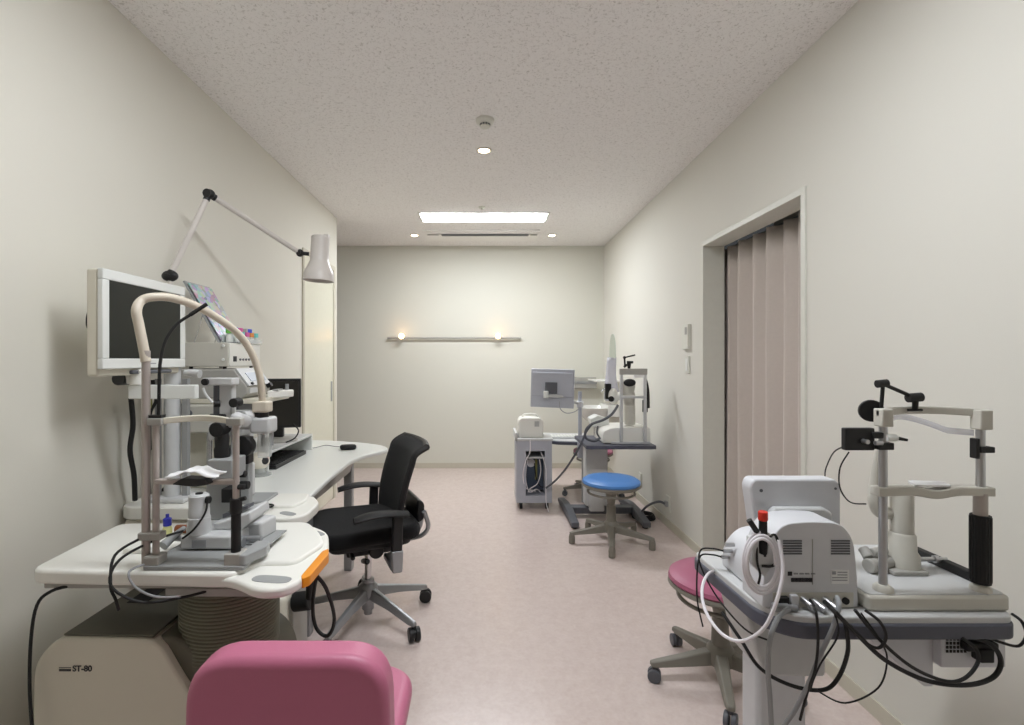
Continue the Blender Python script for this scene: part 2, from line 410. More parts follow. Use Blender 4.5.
# ------------------------------------------------------------------ bar lamp on back wall
zb = CAMZ+(360-338)*YB/F; xa, xb = (388-CX)*YB/F, (521-CX)*YB/F
br = thing('wall_lamp_rail', 'slim grey rail on the back wall carrying two warm spot bulbs', 'wall lamp', ((xa+xb)/2, YB, zb))
MB().cyl((xa, YB-0.035, zb), (xb, YB-0.035, zb), 0.011, n=14).build('rail', 'greyp', br)
b = MB()
for x in (xa+0.03, (xa+xb)/2, xb-0.03): b.cyl((x, YB-0.035, zb), (x, YB, zb), 0.010, n=10)
b.build('bracket', 'greyp', br)
for px in (401.5, 498):
    x = (px-CX)*(YB-0.1)/F; c = Vector((x, YB-0.10, zb+0.018))
    s = MB().lathe([(0.018,0),(0.030,0.012),(0.034,0.045),(0.030,0.05),(0.014,0.012),(0,0.012)], (x, YB-0.055, zb+0.012), axis=(0,-1,0.1)).build('socket', 'lampw', br)
    MB().ball(c, 0.031).build('bulb', 'bulb', s)
    pl = bpy.data.lights.new('bulb_glow', 'POINT'); pl.energy = 0.22; pl.color = (1.0, 0.58, 0.28); pl.shadow_soft_size = 0.035
    po = bpy.data.objects.new('bulb_glow', pl); po.location = (x, YB-0.075, zb+0.055); COL.objects.link(po)

# ------------------------------------------------------------------ right wall bits
def plate(name, label, cat, y0, y1, z0, z1, m='trim', th=0.01):
    t = thing(name, label, cat, (XR, (y0+y1)/2, (z0+z1)/2))
    MB().box(XR-th, XR, y0, y1, z0, z1).build('cover', m, t, bevel=0.002)
    return t
t = plate('intercom', 'small white wall controller with a grey key, above the light switch', 'wall controller', 3.40, 3.50, 1.35, 1.52, th=0.022)
MB().box(XR-0.025, XR-0.022, 3.415, 3.445, 1.45, 1.50).build('button', 'greyp', t, bevel=0.001)
t = plate('light_switch', 'white light switch plate under the wall controller', 'light switch', 3.41, 3.48, 1.185, 1.30)
MB().box(XR-0.013, XR-0.010, 3.43, 3.46, 1.20, 1.285).build('rocker', 'white', t, bevel=0.001)
o1 = plate('wall_outlet', 'white wall outlet with a cord plugged in, right of the blue stool', 'outlet', 3.77, 3.85, 0.12, 0.24)
MB().box(XR-0.030, XR-0.010, 3.79, 3.83, 0.16, 0.20).build('plug', 'grey', o1, bevel=0.004)
o2 = plate('wall_outlet', 'white wall outlet nearer the back corner, above the floor behind the blue stool', 'outlet', 4.46, 4.54, 0.14, 0.26)
MB().box(XR-0.012, XR-0.010, 4.48, 4.52, 0.16, 0.24).build('socket_face', 'white', o2)
# power cord coil on floor
cd = thing('extension_cord', 'thick grey cord from the wall outlet coiling into a black loop on the floor', 'cord', (1.25, 4.0, 0))
MB().tube([(XR-0.03,3.81,0.18),(XR-0.07,3.83,0.19),(XR-0.13,3.90,0.14),(XR-0.17,3.98,0.05),(XR-0.16,4.04,0.012)], 0.009).build('flex', 'dgrey', cd)
b = MB()
for k in range(3): b.torus((XR-0.125, 4.02, 0.012+k*0.012), 0.085-k*0.006, 0.008, n=30)
b.build('coil', 'rubber', cd)

# mirror + basin in the far right corner
mr = thing('wall_mirror', 'frameless oval mirror on the right wall near the back corner', 'mirror', (XR, 5.48, 1.45))
b = MB(); c = Vector((XR-0.004, 5.48, 1.355))
vs = [b.bm.verts.new((XR-0.002, c.y+0.13*math.cos(t), c.z+0.205*math.sin(t))) for t in [2*math.pi*k/48 for k in range(48)]]
f = b.bm.faces.new(vs); r = bmesh.ops.extrude_face_region(b.bm, geom=[f]); bmesh.ops.translate(b.bm, verts=[v for v in r['geom'] if isinstance(v, bmesh.types.BMVert)], vec=(-0.008,0,0))
b.build('glass', 'mirror', mr)
bs = thing('wash_basin', 'white wall hung wash basin in the corner behind the microscope', 'basin', (1.2, 5.4, 0))
b = MB(); b.lathe([(0,0),(0.10,0.0),(0.15,0.05),(0.19,0.13),(0.20,0.15),(0.185,0.15),(0.13,0.06),(0,0.03)], (XR-0.21, 5.4, 0.62)); b.box(XR-0.12, XR, 5.22, 5.58, 0.68, 0.80); b.build('bowl', 'ceramic', bs, bevel=0.004)
MB().box(XR-0.25, XR, 5.2, 5.6, 1.045, 1.065).build('shelf', 'ceramic', bs, bevel=0.004)
MB().tube([(XR-0.05,5.4,0.80),(XR-0.05,5.4,0.93),(XR-0.10,5.4,0.97),(XR-0.15,5.4,0.93)], 0.01).build('faucet', 'chrome', bs)
MB().tube([(XR-0.21,5.4,0.62),(XR-0.21,5.4,0.45),(XR-0.12,5.4,0.42),(XR,5.4,0.44)], 0.017).build('drain_pipe', 'chrome', bs)
x0, x1 = (574-CX)*YB/F, (594-CX)*YB/F
pd = thing('towel_dispenser', 'small silver grey paper towel box on the back wall beside the far monitor', 'dispenser', ((x0+x1)/2+0.01, YB, 1.0))
MB().box(x0-0.1, x1+0.01, YB-0.09, YB, CAMZ-28*YB/F, CAMZ-17*YB/F).build('box', 'greyp', pd, bevel=0.006)
MB().box(x0-0.1, x1+0.012, YB-0.094, YB-0.088, CAMZ-23.5*YB/F, CAMZ-21*YB/F).build('slot', 'alu', pd)

def oval(cx, cy, a, bb, ang, n=28, e=3.0):
    o = []
    for k in range(n):
        t = 2*math.pi*k/n; c_, s_ = math.cos(t), math.sin(t)
        x = a*math.copysign(abs(c_)**(2/e), c_); y = bb*math.copysign(abs(s_)**(2/e), s_)
        o.append((cx+x*math.cos(ang)-y*math.sin(ang), cy+x*math.sin(ang)+y*math.cos(ang)))
    return o

# ================================================================== SEATING
def make_stool(loc, rz, label, mseat, R=0.2, ztop=0.455, foot=0.28, ring=True):
    t = thing('swivel_stool', label, 'stool', (0,0,0), 0)
    L = dict(local=True)
    MB().lathe([(0,ztop),(R*0.6,ztop-0.001),(R*0.88,ztop-0.007),(R*0.98,ztop-0.02),(R*1.0,ztop-0.034),(R*0.97,ztop-0.042),(0,ztop-0.042)], n=48).build('seat', mseat, t, **L)
    MB().lathe([(0,ztop-0.042),(R*0.99,ztop-0.042),(R*1.01,ztop-0.055),(R*0.93,ztop-0.066),(R*0.5,ztop-0.078),(R*0.22,ztop-0.11),(0,ztop-0.11)], n=48).build('seat_pan', 'khaki', t, **L)
    b = MB(); zr = ztop-0.105; b.torus((0,0,zr), R*0.8, 0.008, n=48)
    for a in (0.6, 2.7, 4.8): b.cyl((R*0.8*math.cos(a), R*0.8*math.sin(a), zr), (R*0.5*math.cos(a), R*0.5*math.sin(a), ztop-0.07), 0.006, n=8)
    b.build('height_ring', 'khaki', t, **L)
    b = MB(); b.cyl((0,0,0.10), (0,0,0.26), 0.036, 0.030, n=24); b.cyl((0,0,0.26), (0,0,ztop-0.10), 0.024, 0.040, n=24); b.build('column', 'khaki', t, **L)
    MB().lathe([(0,0.075),(0.05,0.075),(0.055,0.09),(0.05,0.135),(0.036,0.15),(0,0.15)]).build('hub', 'khaki', t, **L)
    for k in range(5):
        a = rz+k*2*math.pi/5; u = Vector((math.cos(a), math.sin(a), 0)); v = Vector((-u.y, u.x, 0))
        b = MB(); bm = b.bm; rings = []
        for (d, wd, z0, z1) in ((0.03,0.030,0.078,0.132),(0.15,0.023,0.068,0.105),(foot-0.01,0.019,0.062,0.085),(foot+0.015,0.014,0.062,0.080)):
            rings.append([bm.verts.new(u*d+v*s*wd*q+Vector((0,0,z))) for s, q, z in ((-1,1,z0),(1,1,z0),(1,0.7,z1),(-1,0.7,z1))])
        for p, q in zip(rings, rings[1:]):
            for i in range(4): bm.faces.new((p[i], p[(i+1)%4], q[(i+1)%4], q[i]))
        bm.faces.new(rings[0]); bm.faces.new(rings[-1][::-1])
        lg = b.build('leg', 'khaki', t, bevel=0.005, **L)
        b = MB(); p = u*foot
        if mseat == 'blue': b.lathe([(0,0.004),(0.018,0),(0.022,0.004),(0.022,0.045),(0.018,0.066),(0,0.066)], p)
        else: b.cyl(p+Vector((0,0,0.045)), p+Vector((0,0,0.066)), 0.008, n=10)
        q = v*0.9+u*0.3; q.normalize()
        for s in (() if mseat == 'blue' else (-1, 1)): b.cyl(p+q*s*0.004+Vector((0,0,0.026)), p+q*s*0.021+Vector((0,0,0.026)), 0.0255, n=20)
        b.build('caster', 'dgrey' if mseat != 'blue' else 'khaki', lg, bevel=0.003, **L)
    t.location = loc
    return t
make_stool((0.876,3.50,0), math.radians(-103), 'round blue vinyl swivel stool in front of the far microscope table', 'blue')
make_stool((0.93,1.985,0), math.radians(36), 'round rose pink swivel stool half behind the near right instrument table', 'pinkd', R=0.195, ztop=0.435, foot=0.262)
make_stool((1.01,4.72,0), math.radians(185), 'pink swivel stool mostly hidden behind the column of the far table', 'pinkd', R=0.185, ztop=0.445, foot=0.27)

# ---- black office chair (local: +x is forward)
def office_chair():
    A = math.radians(203)
    t = thing('office_chair', 'black mesh office chair on a silver five-star base at the long desk', 'chair', (0,0,0))
    L = dict(local=True)
    b = MB()
    def seat_fn(u, v):
        y = (u-0.5)*0.48; s = abs(2*u-1); x = -0.23+v*0.48
        z = 0.505-0.020*s**3 - 0.045*max(0, v-0.75)**1.3*4*0.6 + 0.010*(1-v)
        if s > 0.9: x = -0.23+0.02+v*0.44
        return Vector((x, y, z))
    b.prism(rounded([(-0.22,-0.22),(0.20,-0.245),(0.27,-0.16),(0.27,0.16),(0.20,0.245),(-0.22,0.22)], 0.08), 0.435, 0.505)
    b.build('seat', 'mesh', t, bevel=0.028, seg=4, **L)
    MB().prism(rounded([(-0.18,-0.18),(0.20,-0.19),(0.20,0.19),(-0.18,0.18)], 0.06), 0.405, 0.44).build('seat_shell', 'black', t, bevel=0.01, **L)
    b = MB(); b.box(-0.12, 0.11, -0.07, 0.07, 0.34, 0.41); b.cyl((-0.02,-0.12,0.37), (-0.02,0.12,0.37), 0.035); b.cyl((0.10,-0.20,0.385), (0.10,0.2,0.385), 0.010); b.cyl((0.04,0.10,0.33), (0.04,0.22,0.37), 0.012)
    b.build('tilt_mechanism', 'black', t, bevel=0.008, **L)
    # backrest: curved grid
    def bk(u, v):
        y = (u-0.5)*(0.46-0.05*(1-v)**2-0.03*v**2); s = (2*u-1)
        x = -0.155+0.02*math.sin(v*math.pi*0.9) - 0.075*v**1.3 + 0.055*s*s*(1-0.4*v)
        if v > 0.92: x -= (v-0.92)*0.55
        return Vector((x, y, 0.455+0.41*v))
    MB().grid(17, 24, bk).build('backrest', 'mesh', t, solid=0.022, **L)
    b = MB()
    for s in (0.0, 1.0): b.tube([bk(s, q)+Vector((-0.004,0,0)) for q in (0,0.2,0.4,0.6,0.8,0.92,1.0)], 0.015, n=8)
    b.tube([bk(q, 1.0)+Vector((0,0,-0.002)) for q in (0,0.25,0.5,0.75,1.0)], 0.016, n=8); b.tube([bk(q, 0.0) for q in (0,0.25,0.5,0.75,1.0)], 0.015, n=8)
    b.build('back_frame', 'black', t, **L)
    b = MB(); b.tube([(-0.08,0,0.375),(-0.19,0,0.375),(-0.25,0,0.42),(-0.262,0,0.49),(-0.245,0,0.56)], 0.02, radii=[0.024,0.022,0.02,0.02,0.016])
    for s in (-1,1): b.tube([(-0.17,s*0.02,0.375),(-0.24,s*0.10,0.41),(-0.262,s*0.15,0.47),(-0.235,s*0.17,0.55)], 0.011)
    b.build('back_support', 'alu', t, **L)
    MB().prism(rounded([(-0.215,0.48),(-0.25,0.50),(-0.25,0.58),(-0.215,0.60)], 0.02), -0.13, 0.13, 'y').build('lumbar_pad', 'black', t, bevel=0.008, **L)
    for s in (-1, 1):
        y = s*0.285
        b = MB(); b.prism([(-0.10,0.33),(-0.055,0.33),(-0.05,0.43),(-0.105,0.43)], y-0.018, y+0.018, 'y'); b.box(-0.10, -0.05, min(y, s*0.12), max(y, s*0.12), 0.335, 0.362)
        arm = b.build('arm_bracket', 'alu', t, bevel=0.008, **L)
        MB().prism([(-0.10,0.42),(-0.052,0.42),(-0.058,0.585),(-0.105,0.585)], y-0.016, y+0.016, 'y').build('arm_post', 'black', t, bevel=0.008, **L)
        def ar(u, v):
            a = u*2*math.pi; x = -0.15+0.24*v; r = 0.040*(1-0.3*(2*v-1)**4)
            return Vector((x+0.02, y+r*math.cos(a), 0.582+0.013*math.sin(a)+0.016*math.sin(v*2.6)-0.012*v**3))
        b = MB(); b.grid(17, 14, ar)
        bmesh.ops.remove_doubles(b.bm, verts=b.bm.verts, dist=0.0005); bmesh.ops.holes_fill(b.bm, edges=b.bm.edges)
        b.build('armrest', 'rubber', t, **L)
    b = MB(); b.cyl((0,0,0.19), (0,0,0.35), 0.017); b.build('gas_lift', 'chrome', t, **L)
    b = MB(); b.cyl((0,0,0.055), (0,0,0.20), 0.029, n=24); b.cyl((0,0,0.03), (0,0,0.06), 0.020); b.build('column', 'alu', t, **L)
    b = MB(); b.lathe([(0,0.10),(0.045,0.10),(0.05,0.13),(0.045,0.17),(0.03,0.185),(0,0.185)]); b.build('hub', 'alu', t, **L)
    for k in range(5):
        a = math.radians(35+72*k)-A; u = Vector((math.cos(a), math.sin(a), 0)); v = Vector((-u.y, u.x, 0)); b = MB(); rings = []
        for (d, wd, z0, z1) in ((0.03,0.030,0.115,0.165),(0.16,0.021,0.098,0.132),(0.29,0.018,0.070,0.098),(0.325,0.015,0.066,0.088)):
            rings.append([b.bm.verts.new(u*d+v*s*wd*q+Vector((0,0,z))) for s, q, z in ((-1,1,z0),(1,1,z0),(1,0.5,z1),(-1,0.5,z1))])
        for p, q in zip(rings, rings[1:]):
            for i in range(4): b.bm.faces.new((p[i], p[(i+1)%4], q[(i+1)%4], q[i]))
        b.bm.faces.new(rings[0]); b.bm.faces.new(rings[-1][::-1])
        lg = b.build('leg', 'alu', t, bevel=0.006, **L)
        b = MB(); p = u*0.318; b.cyl(p+Vector((0,0,0.04)), p+Vector((0,0,0.07)), 0.009, n=10); q = (v*0.8+u*0.5).normalized()
        for s in (-1, 1): b.cyl(p+q*s*0.005+Vector((0,0,0.031)), p+q*s*0.026+Vector((0,0,0.031)), 0.031, n=24)
        b.cyl(p+q*-0.01+Vector((0,0,0.034)), p+q*0.01+Vector((0,0,0.034)), 0.022, n=16)
        b.build('caster', 'black', lg, bevel=0.004, **L)
    t.location = (-0.58, 2.46, 0); t.rotation_euler = (0,0,A)
office_chair()

# ---- pink patient chair, back to the viewpoint
pc = thing('patient_chair', 'pink vinyl chair with a thick rounded backrest in the near foreground', 'chair', (-0.375, 1.12, 0))
b = MB()
def oc(r): return rounded([(-0.585,0.42),(-0.580,0.703),(-0.190,0.703),(-0.182,0.42)], [0.03,0.10,0.09,0.03], 8)
b.prism(oc(0), 0.955, 1.035, 'y')
b.build('backrest', 'pink', pc, bevel=0.036, seg=6)
MB().prism(rounded([(-0.585,1.045),(-0.185,1.045),(-0.19,1.32),(-0.27,1.37),(-0.49,1.37),(-0.57,1.32)], 0.06), 0.395, 0.455).build('seat', 'pink', pc, bevel=0.025, seg=5)
b = MB(); b.box(-0.44, -0.31, 1.04, 1.06, 0.36, 0.60); b.box(-0.44, -0.31, 1.04, 1.30, 0.355, 0.375); b.build('back_support', 'khaki', pc, bevel=0.004)
b = MB(); b.cyl((-0.375,1.22,0.09), (-0.375,1.22,0.39), 0.03); b.build('column', 'khaki', pc)
MB().lathe([(0,0.07),(0.2,0.03),(0.235,0.0),(0.24,0.0),(0.21,0.05),(0.05,0.10),(0,0.10)][::-1], (-0.375,1.22,0)).build('base', 'khaki', pc)

# ================================================================== LONG DESK
dk = thing('long_desk', 'long white desk with a flared rounded far corner against the left wall', 'desk', (-1.08, 2.85, 0))
out = [(-1.412,2.11),(-0.745,2.11),(-0.765,2.45),(-0.775,2.85),(-0.745,3.02),(-0.67,3.14),(-0.635,3.20),(-0.64,3.28),(-0.70,3.38),(-0.85,3.48),(-1.05,3.56),(-1.25,3.60),(-1.412,3.61)]
MB().prism(rounded(out, [0,0.01]+[0.06]*10+[0], 4), 0.675, 0.70).build('desktop', 'white', dk, bevel=0.007)
b = MB(); b.prism([(-0.80,0.675),(-0.82,0.60),(-0.835,0.60),(-0.835,0.675)], 2.15, 3.05, 'y'); b.build('apron', 'greyp', dk)
b = MB(); b.box(-0.86, -0.81, 3.02, 3.07, 0, 0.675); b.build('leg', 'alu', dk, bevel=0.006)
b = MB(); b.box(-1.36, -1.31, 3.02, 3.07, 0, 0.675); b.build('leg', 'alu', dk, bevel=0.006)
b = MB(); b.box(-0.86, -0.81, 2.30, 2.35, 0, 0.675); b.build('leg', 'alu', dk, bevel=0.006)
b = MB(); b.box(-1.40, -1.36, 2.15, 3.45, 0.25, 0.66); b.build('back_panel', 'greyp', dk, bevel=0.004)
# desk things
rs = thing('desk_riser', 'low grey desktop riser shelf under the black monitor', 'riser shelf', (-1.25, 2.88, 0.70))
MB().box(-1.405, -1.115, 2.57, 3.20, 0.788, 0.802).build('shelf', 'ltgrey', rs, bevel=0.004)
b = MB(); b.box(-1.405, -1.115, 2.555, 2.57, 0.70, 0.802); b.build('side_panel', 'white', rs, bevel=0.002)
b = MB(); b.box(-1.405, -1.115, 3.20, 3.215, 0.70, 0.802); b.build('side_panel', 'white', rs, bevel=0.002)
kb = thing('keyboard', 'black keyboard pushed under the desktop riser', 'keyboard', (-1.2, 2.88, 0.70))
MB().box(-1.27, -1.10, 2.62, 3.06, 0.70, 0.722).build('body', 'black', kb, bevel=0.004)
b = MB()
for i in range(5):
    for j in range(14): b.box(-1.262+i*0.032, -1.236+i*0.032, 2.63+j*0.030, 2.655+j*0.030, 0.722, 0.727)
b.build('keys', 'rubber', kb)
mo = thing('mouse', 'black computer mouse on the flared end of the long desk', 'mouse', (-0.89,3.2,0.70))
MB().prism(oval(-0.885,3.21,0.052,0.031,0.15,e=2.3), 0.7005, 0.732).build('body', 'rubber', mo, bevel=0.014, seg=4)
MB().tube([(-0.93,3.22,0.715),(-1.0,3.30,0.705),(-1.06,3.30,0.712),(-1.12,3.25,0.704),(-1.2,3.22,0.704)], 0.0022, n=6).build('cable', 'dgrey', mo)
# black monitor on riser (nearly facing the viewpoint)
bmn = thing('computer_monitor', 'black flat computer monitor on the riser at the back of the desk', 'monitor', (-1.22, 2.95, 0.802))
ang = math.radians(14)
b = MB(); pv = Vector((-1.255,2.95,1.02)); b.box(-1.41, -1.10, 2.93, 2.965, 0.875, 1.165, rot=RZ(ang), piv=pv); b.build('case', 'black', bmn, bevel=0.005)
b = MB(); b.box(-1.397, -1.113, 2.927, 2.931, 0.89, 1.150, rot=RZ(ang), piv=pv); b.build('screen', 'screenb', bmn)
b = MB(); b.box(-1.26, -1.20, 2.95, 2.98, 0.82, 0.95); b.build('neck', 'black', bmn, bevel=0.006)
MB().lathe([(0,0.802),(0.10,0.802),(0.10,0.808),(0.08,0.818),(0,0.82)], (-1.21,2.93,0)).build('foot', 'greyp', bmn)
b = MB(); b.tube([(-1.13,2.93,0.90),(-1.08,2.88,0.87),(-1.09,2.85,0.83),(-1.14,2.85,0.806)], 0.004); b.build('cable', 'rubber', bmn)
# eye model
em = thing('eye_model', 'white and red anatomical eye model on a clear stand on the desk', 'eye model', (-1.13,2.50,0.70))
MB().ball((-1.13,2.50,0.772), 0.046).build('eyeball', 'eye', em)
MB().lathe([(0.0,0),(0.019,0),(0.017,0.005),(0.010,0.010),(0,0.012)], Vector((-1.13,2.50,0.772))+Vector((0.85,-0.5,0.1)).normalized()*0.041, axis=(0.85,-0.5,0.1)).build('pupil', 'ink', em)
MB().lathe([(0,0),(0.055,0),(0.055,0.006),(0.03,0.012),(0.028,0.035),(0.024,0.035),(0.02,0.014),(0,0.012)], (-1.13,2.50,0.70)).build('stand', 'clear', em)

# ================================================================== NEAR LEFT INSTRUMENT TABLE
ta = thing('instrument_table', 'white topped motorised instrument table with a cream cabinet base, near left', 'instrument table', (-0.9,1.5,0))
low = rounded([(-1.245,1.70),(-1.21,1.325),(-0.665,1.30),(-0.565,1.232),(-0.495,1.240),(-0.467,1.32),(-0.470,1.50),(-0.52,1.65),(-0.60,1.715)], [0.04,0.04,0.05,0.05,0.05,0.06,0.06,0.05,0.03], 6)
MB().prism(low, 0.682, 0.709).build('tabletop', 'creamw', ta, bevel=0.009, seg=4)
up = rounded([(-1.246,1.703),(-1.212,1.323),(-0.665,1.298),(-0.62,1.375),(-0.525,1.375),(-0.490,1.52),(-0.54,1.62),(-0.61,1.718)], [0.04,0.04,0.02,0.02,0.03,0.03,0.02,0.03], 5)
MB().prism(up, 0.681, 0.720).build('raised_panel', 'creamw', ta, bevel=0.009, seg=4)
MB().prism(oval(-0.553,1.290,0.052,0.020,-0.15), 0.7086, 0.7105).build('pen_tray', 'grey', ta)
b = MB(); b.prism(oval(-0.545,1.632,0.026,0.010,-0.7), 0.7086, 0.7105); b.build('rear_tray', 'grey', ta)
b = MB(); b.prism(rounded([(-0.475,1.29),(-0.461,1.31),(-0.459,1.46),(-0.472,1.50),(-0.485,1.48),(-0.485,1.31)], 0.008), 0.684, 0.710); b.build('hand_grip', 'orange', ta, bevel=0.008)
b = MB(); b.box(-1.19, -0.62, 1.345, 1.66, 0.660, 0.683); b.box(-0.86, -0.60, 1.34, 1.62, 0.640, 0.662); b.build('under_frame', 'greyp', ta, bevel=0.003)
# bellows
prof = [(0,0.43)]; nr = 21
for k in range(nr):
    z = 0.43+k*(0.21/nr); prof += [(0.1315,z),(0.136,z+0.003),(0.136,z+0.0065),(0.1315,z+0.0095)]
prof += [(0.128,0.642),(0,0.642)]
b = MB(); b.lathe(prof, (-0.765,1.50,0), n=40); b.build('bellows', 'olived', ta)
# cabinet
front = rounded([(-1.225,0.02),(-1.218,0.46),(-1.155,0.527),(-0.885,0.522),(-0.84,0.44),(-0.77,0.33),(-0.76,0.02)], [0.01,0.05,0.03,0.06,0.08,0.06,0.01], 6)
MB().prism(front, 1.345, 1.74, 'y').build('cabinet', 'cream', ta, bevel=0.014, seg=4)
cov = rounded([(-1.17,0.546),(-0.90,0.541),(-0.845,0.43),(-0.87,0.43),(-0.91,0.52),(-1.15,0.53)], [0,0.03,0,0,0.03,0], 4)
b = MB(); b.prism([(-1.145,0.5265),(-0.90,0.5225),(-0.90,0.529),(-1.145,0.533)], 1.355, 1.735, 'y'); b.build('cabinet_cover', 'olive', ta, bevel=0.003)
b = MB(); b.box(-1.10, -1.04, 1.53, 1.62, 0.531, 0.5335); b.build('recess_grip', 'void', ta, bevel=0.001)
b = MB(); b.prism(rounded([(-0.93,0.02),(-0.93,0.515),(-0.86,0.515),(-0.66,0.40),(-0.63,0.30),(-0.63,0.02)], [0,0.02,0.03,0.08,0.06,0], 6), 1.37, 1.70, 'y'); b.build('column_housing', 'olive', ta, bevel=0.012)
b = MB(); b.prism([(-0.78,0.02),(-0.78,0.37),(-0.755,0.40),(-0.735,0.40),(-0.75,0.36),(-0.75,0.02)], 1.352, 1.72, 'y'); b.build('rim_moulding', 'creamw', ta, bevel=0.004)
b = MB()
for x in (-1.2,-0.65):
    for y in (1.40,1.68): b.cyl((x,y,0), (x,y,0.025), 0.025)
b.build('foot', 'black', ta)
text('model_mark', 'ST-80', 'ink', ta, (-1.112, 1.3445, 0.438), 0.022, (math.pi/2,0,0))
b = MB(); b.box(-1.148, -1.116, 1.344, 1.3455, 0.447, 0.4485); b.box(-1.148, -1.116, 1.344, 1.3455, 0.438, 0.444); b.build('maker_mark', 'ink', ta)
MB().tube([(-1.10,1.36,0.665),(-1.16,1.335,0.658),(-1.195,1.325,0.61),(-1.205,1.32,0.45),(-1.185,1.31,0.28),(-1.14,1.30,0.10),(-1.13,1.30,0.006)], 0.0042, n=8).build('power_cord', 'rubber', ta)
MB().tube([(-0.50,1.42,0.68),(-0.462,1.44,0.62),(-0.455,1.50,0.50),(-0.49,1.55,0.42),(-0.53,1.56,0.44),(-0.54,1.56,0.52),(-0.50,1.50,0.67)], 0.0055, n=8).build('grip_cable', 'rubber', ta)
MB().tube([(-0.60,1.62,0.655),(-0.585,1.66,0.55),(-0.60,1.70,0.47)], 0.014, n=10).build('hose', 'rubber', ta)

# ================================================================== SECOND INSTRUMENT TABLE (behind)
tb = thing('instrument_table', 'second white instrument table, between the near table and the long desk', 'instrument table', (-1.0,1.95,0))
lo2 = rounded([(-1.40,2.095),(-1.40,1.93),(-1.36,1.90),(-0.88,1.88),(-0.80,1.80),(-0.70,1.80),(-0.662,1.85),(-0.665,2.00),(-0.72,2.095)], [0.01,0.04,0.04,0.04,0.04,0.04,0.04,0.04,0.02], 6)
MB().prism(lo2, 0.668, 0.705).build('tabletop', 'creamw', tb, bevel=0.010, seg=4)
MB().prism(rounded([(-1.402,2.097),(-1.402,1.925),(-1.36,1.898),(-0.88,1.878),(-0.84,1.92),(-0.74,1.92),(-0.72,2.0),(-0.74,2.097)], 0.02), 0.667, 0.717).build('raised_panel', 'creamw', tb, bevel=0.006)
MB().box(-1.385, -0.88, 1.905, 2.05, 0.60, 0.669).build('apron', 'cream', tb, bevel=0.02, seg=4)
MB().prism(oval(-0.735,1.855,0.036,0.016,-0.5), 0.7046, 0.7065).build('pen_tray', 'grey', tb)
b = MB(); b.box(-1.25, -0.74, 1.84, 2.08, 0.03, 0.40); b.build('base_cabinet', 'cream', tb, bevel=0.03, seg=4)
b = MB(); b.box(-0.96, -0.78, 1.86, 2.05, 0.39, 0.61); b.build('lift_column', 'olived', tb, bevel=0.01)
b = MB(); b.prism(rounded([(1.88,0.10),(1.88,0.34),(1.93,0.42),(2.03,0.38),(2.03,0.10)], 0.02), -0.742, -0.725, 'x'); b.build('side_cover', 'greyp', tb, bevel=0.004)
b = MB(); b.cyl((-0.725,1.89,0.36), (-0.66,1.885,0.37), 0.035); b.build('lock_knob', 'rubber', tb, bevel=0.005)
b = MB()
for x in (-1.2,-0.79): b.cyl((x,1.95,0), (x,1.95,0.035), 0.03)
b.build('foot', 'black', tb)
tag(MB().torus((-0.83,1.90,0.7085+0.012), 0.020, 0.0035, n=28).build('rubber_ring', 'rubber'), 'small black ring lying on the second table', 'ring')

# ================================================================== NEAR LEFT SLIT LAMP
def clamp(b, p, s=0.012): b.box(p[0]-s, p[0]+s, p[1]-s, p[1]+s, p[2]-s*0.9, p[2]+s*0.9)
sa = thing('slit_lamp', 'slit lamp microscope with chin rest and white paper strip on the near left table', 'slit lamp', (-0.77,1.42,0.72))
z0 = 0.7205
MB().prism(rounded([(-0.905,1.315),(-0.635,1.315),(-0.645,1.45),(-0.68,1.60),(-0.905,1.60)], 0.008), z0, z0+0.012).build('base_plate', 'grey', sa, bevel=0.003)
MB().prism(rounded([(-0.655,1.318),(-0.636,1.316),(-0.608,1.385),(-0.612,1.42),(-0.655,1.43)], 0.008), z0+0.012, z0+0.040).build('rail_cover', 'grey', sa, bevel=0.004)
b = MB(); b.box(-0.905, -0.865, 1.318, 1.36, z0+0.01, z0+0.035); b.build('post_foot', 'greyp', sa, bevel=0.004)
b = MB(); b.box(-0.692, -0.648, 1.318, 1.36, z0+0.01, z0+0.042); b.build('post_foot', 'greyp', sa, bevel=0.003)
pl = P(156,500,1.34); pr = P(236,500,1.34)
b = MB(); b.cyl((pl.x,1.34,z0+0.03), (pl.x,1.34,1.10), 0.0085); b.build('post', 'taupe', sa)
b = MB(); b.cyl((pr.x,1.34,0.89), (pr.x,1.34,1.10), 0.0085); b.build('post', 'taupe', sa)
b = MB(); b.cyl((pr.x,1.34,0.758), (pr.x,1.34,0.865), 0.0125); b.cyl((pr.x,1.34,0.865), (pr.x,1.34,0.905), 0.0155); b.build('sleeve', 'rubber', sa, bevel=0.002)
b = MB(); b.cyl((pr.x+0.008,1.34,0.90), (pr.x+0.026,1.34,0.905), 0.006); b.cyl((pr.x+0.006,1.34,0.935), (pr.x+0.024,1.34,0.935), 0.0075); b.build('height_knob', 'rubber', sa, bevel=0.001)
b = MB(); b.box(-0.925, -0.865, 1.325, 1.355, 0.795, 0.815); b.build('clamp', 'greyp', sa, bevel=0.003)
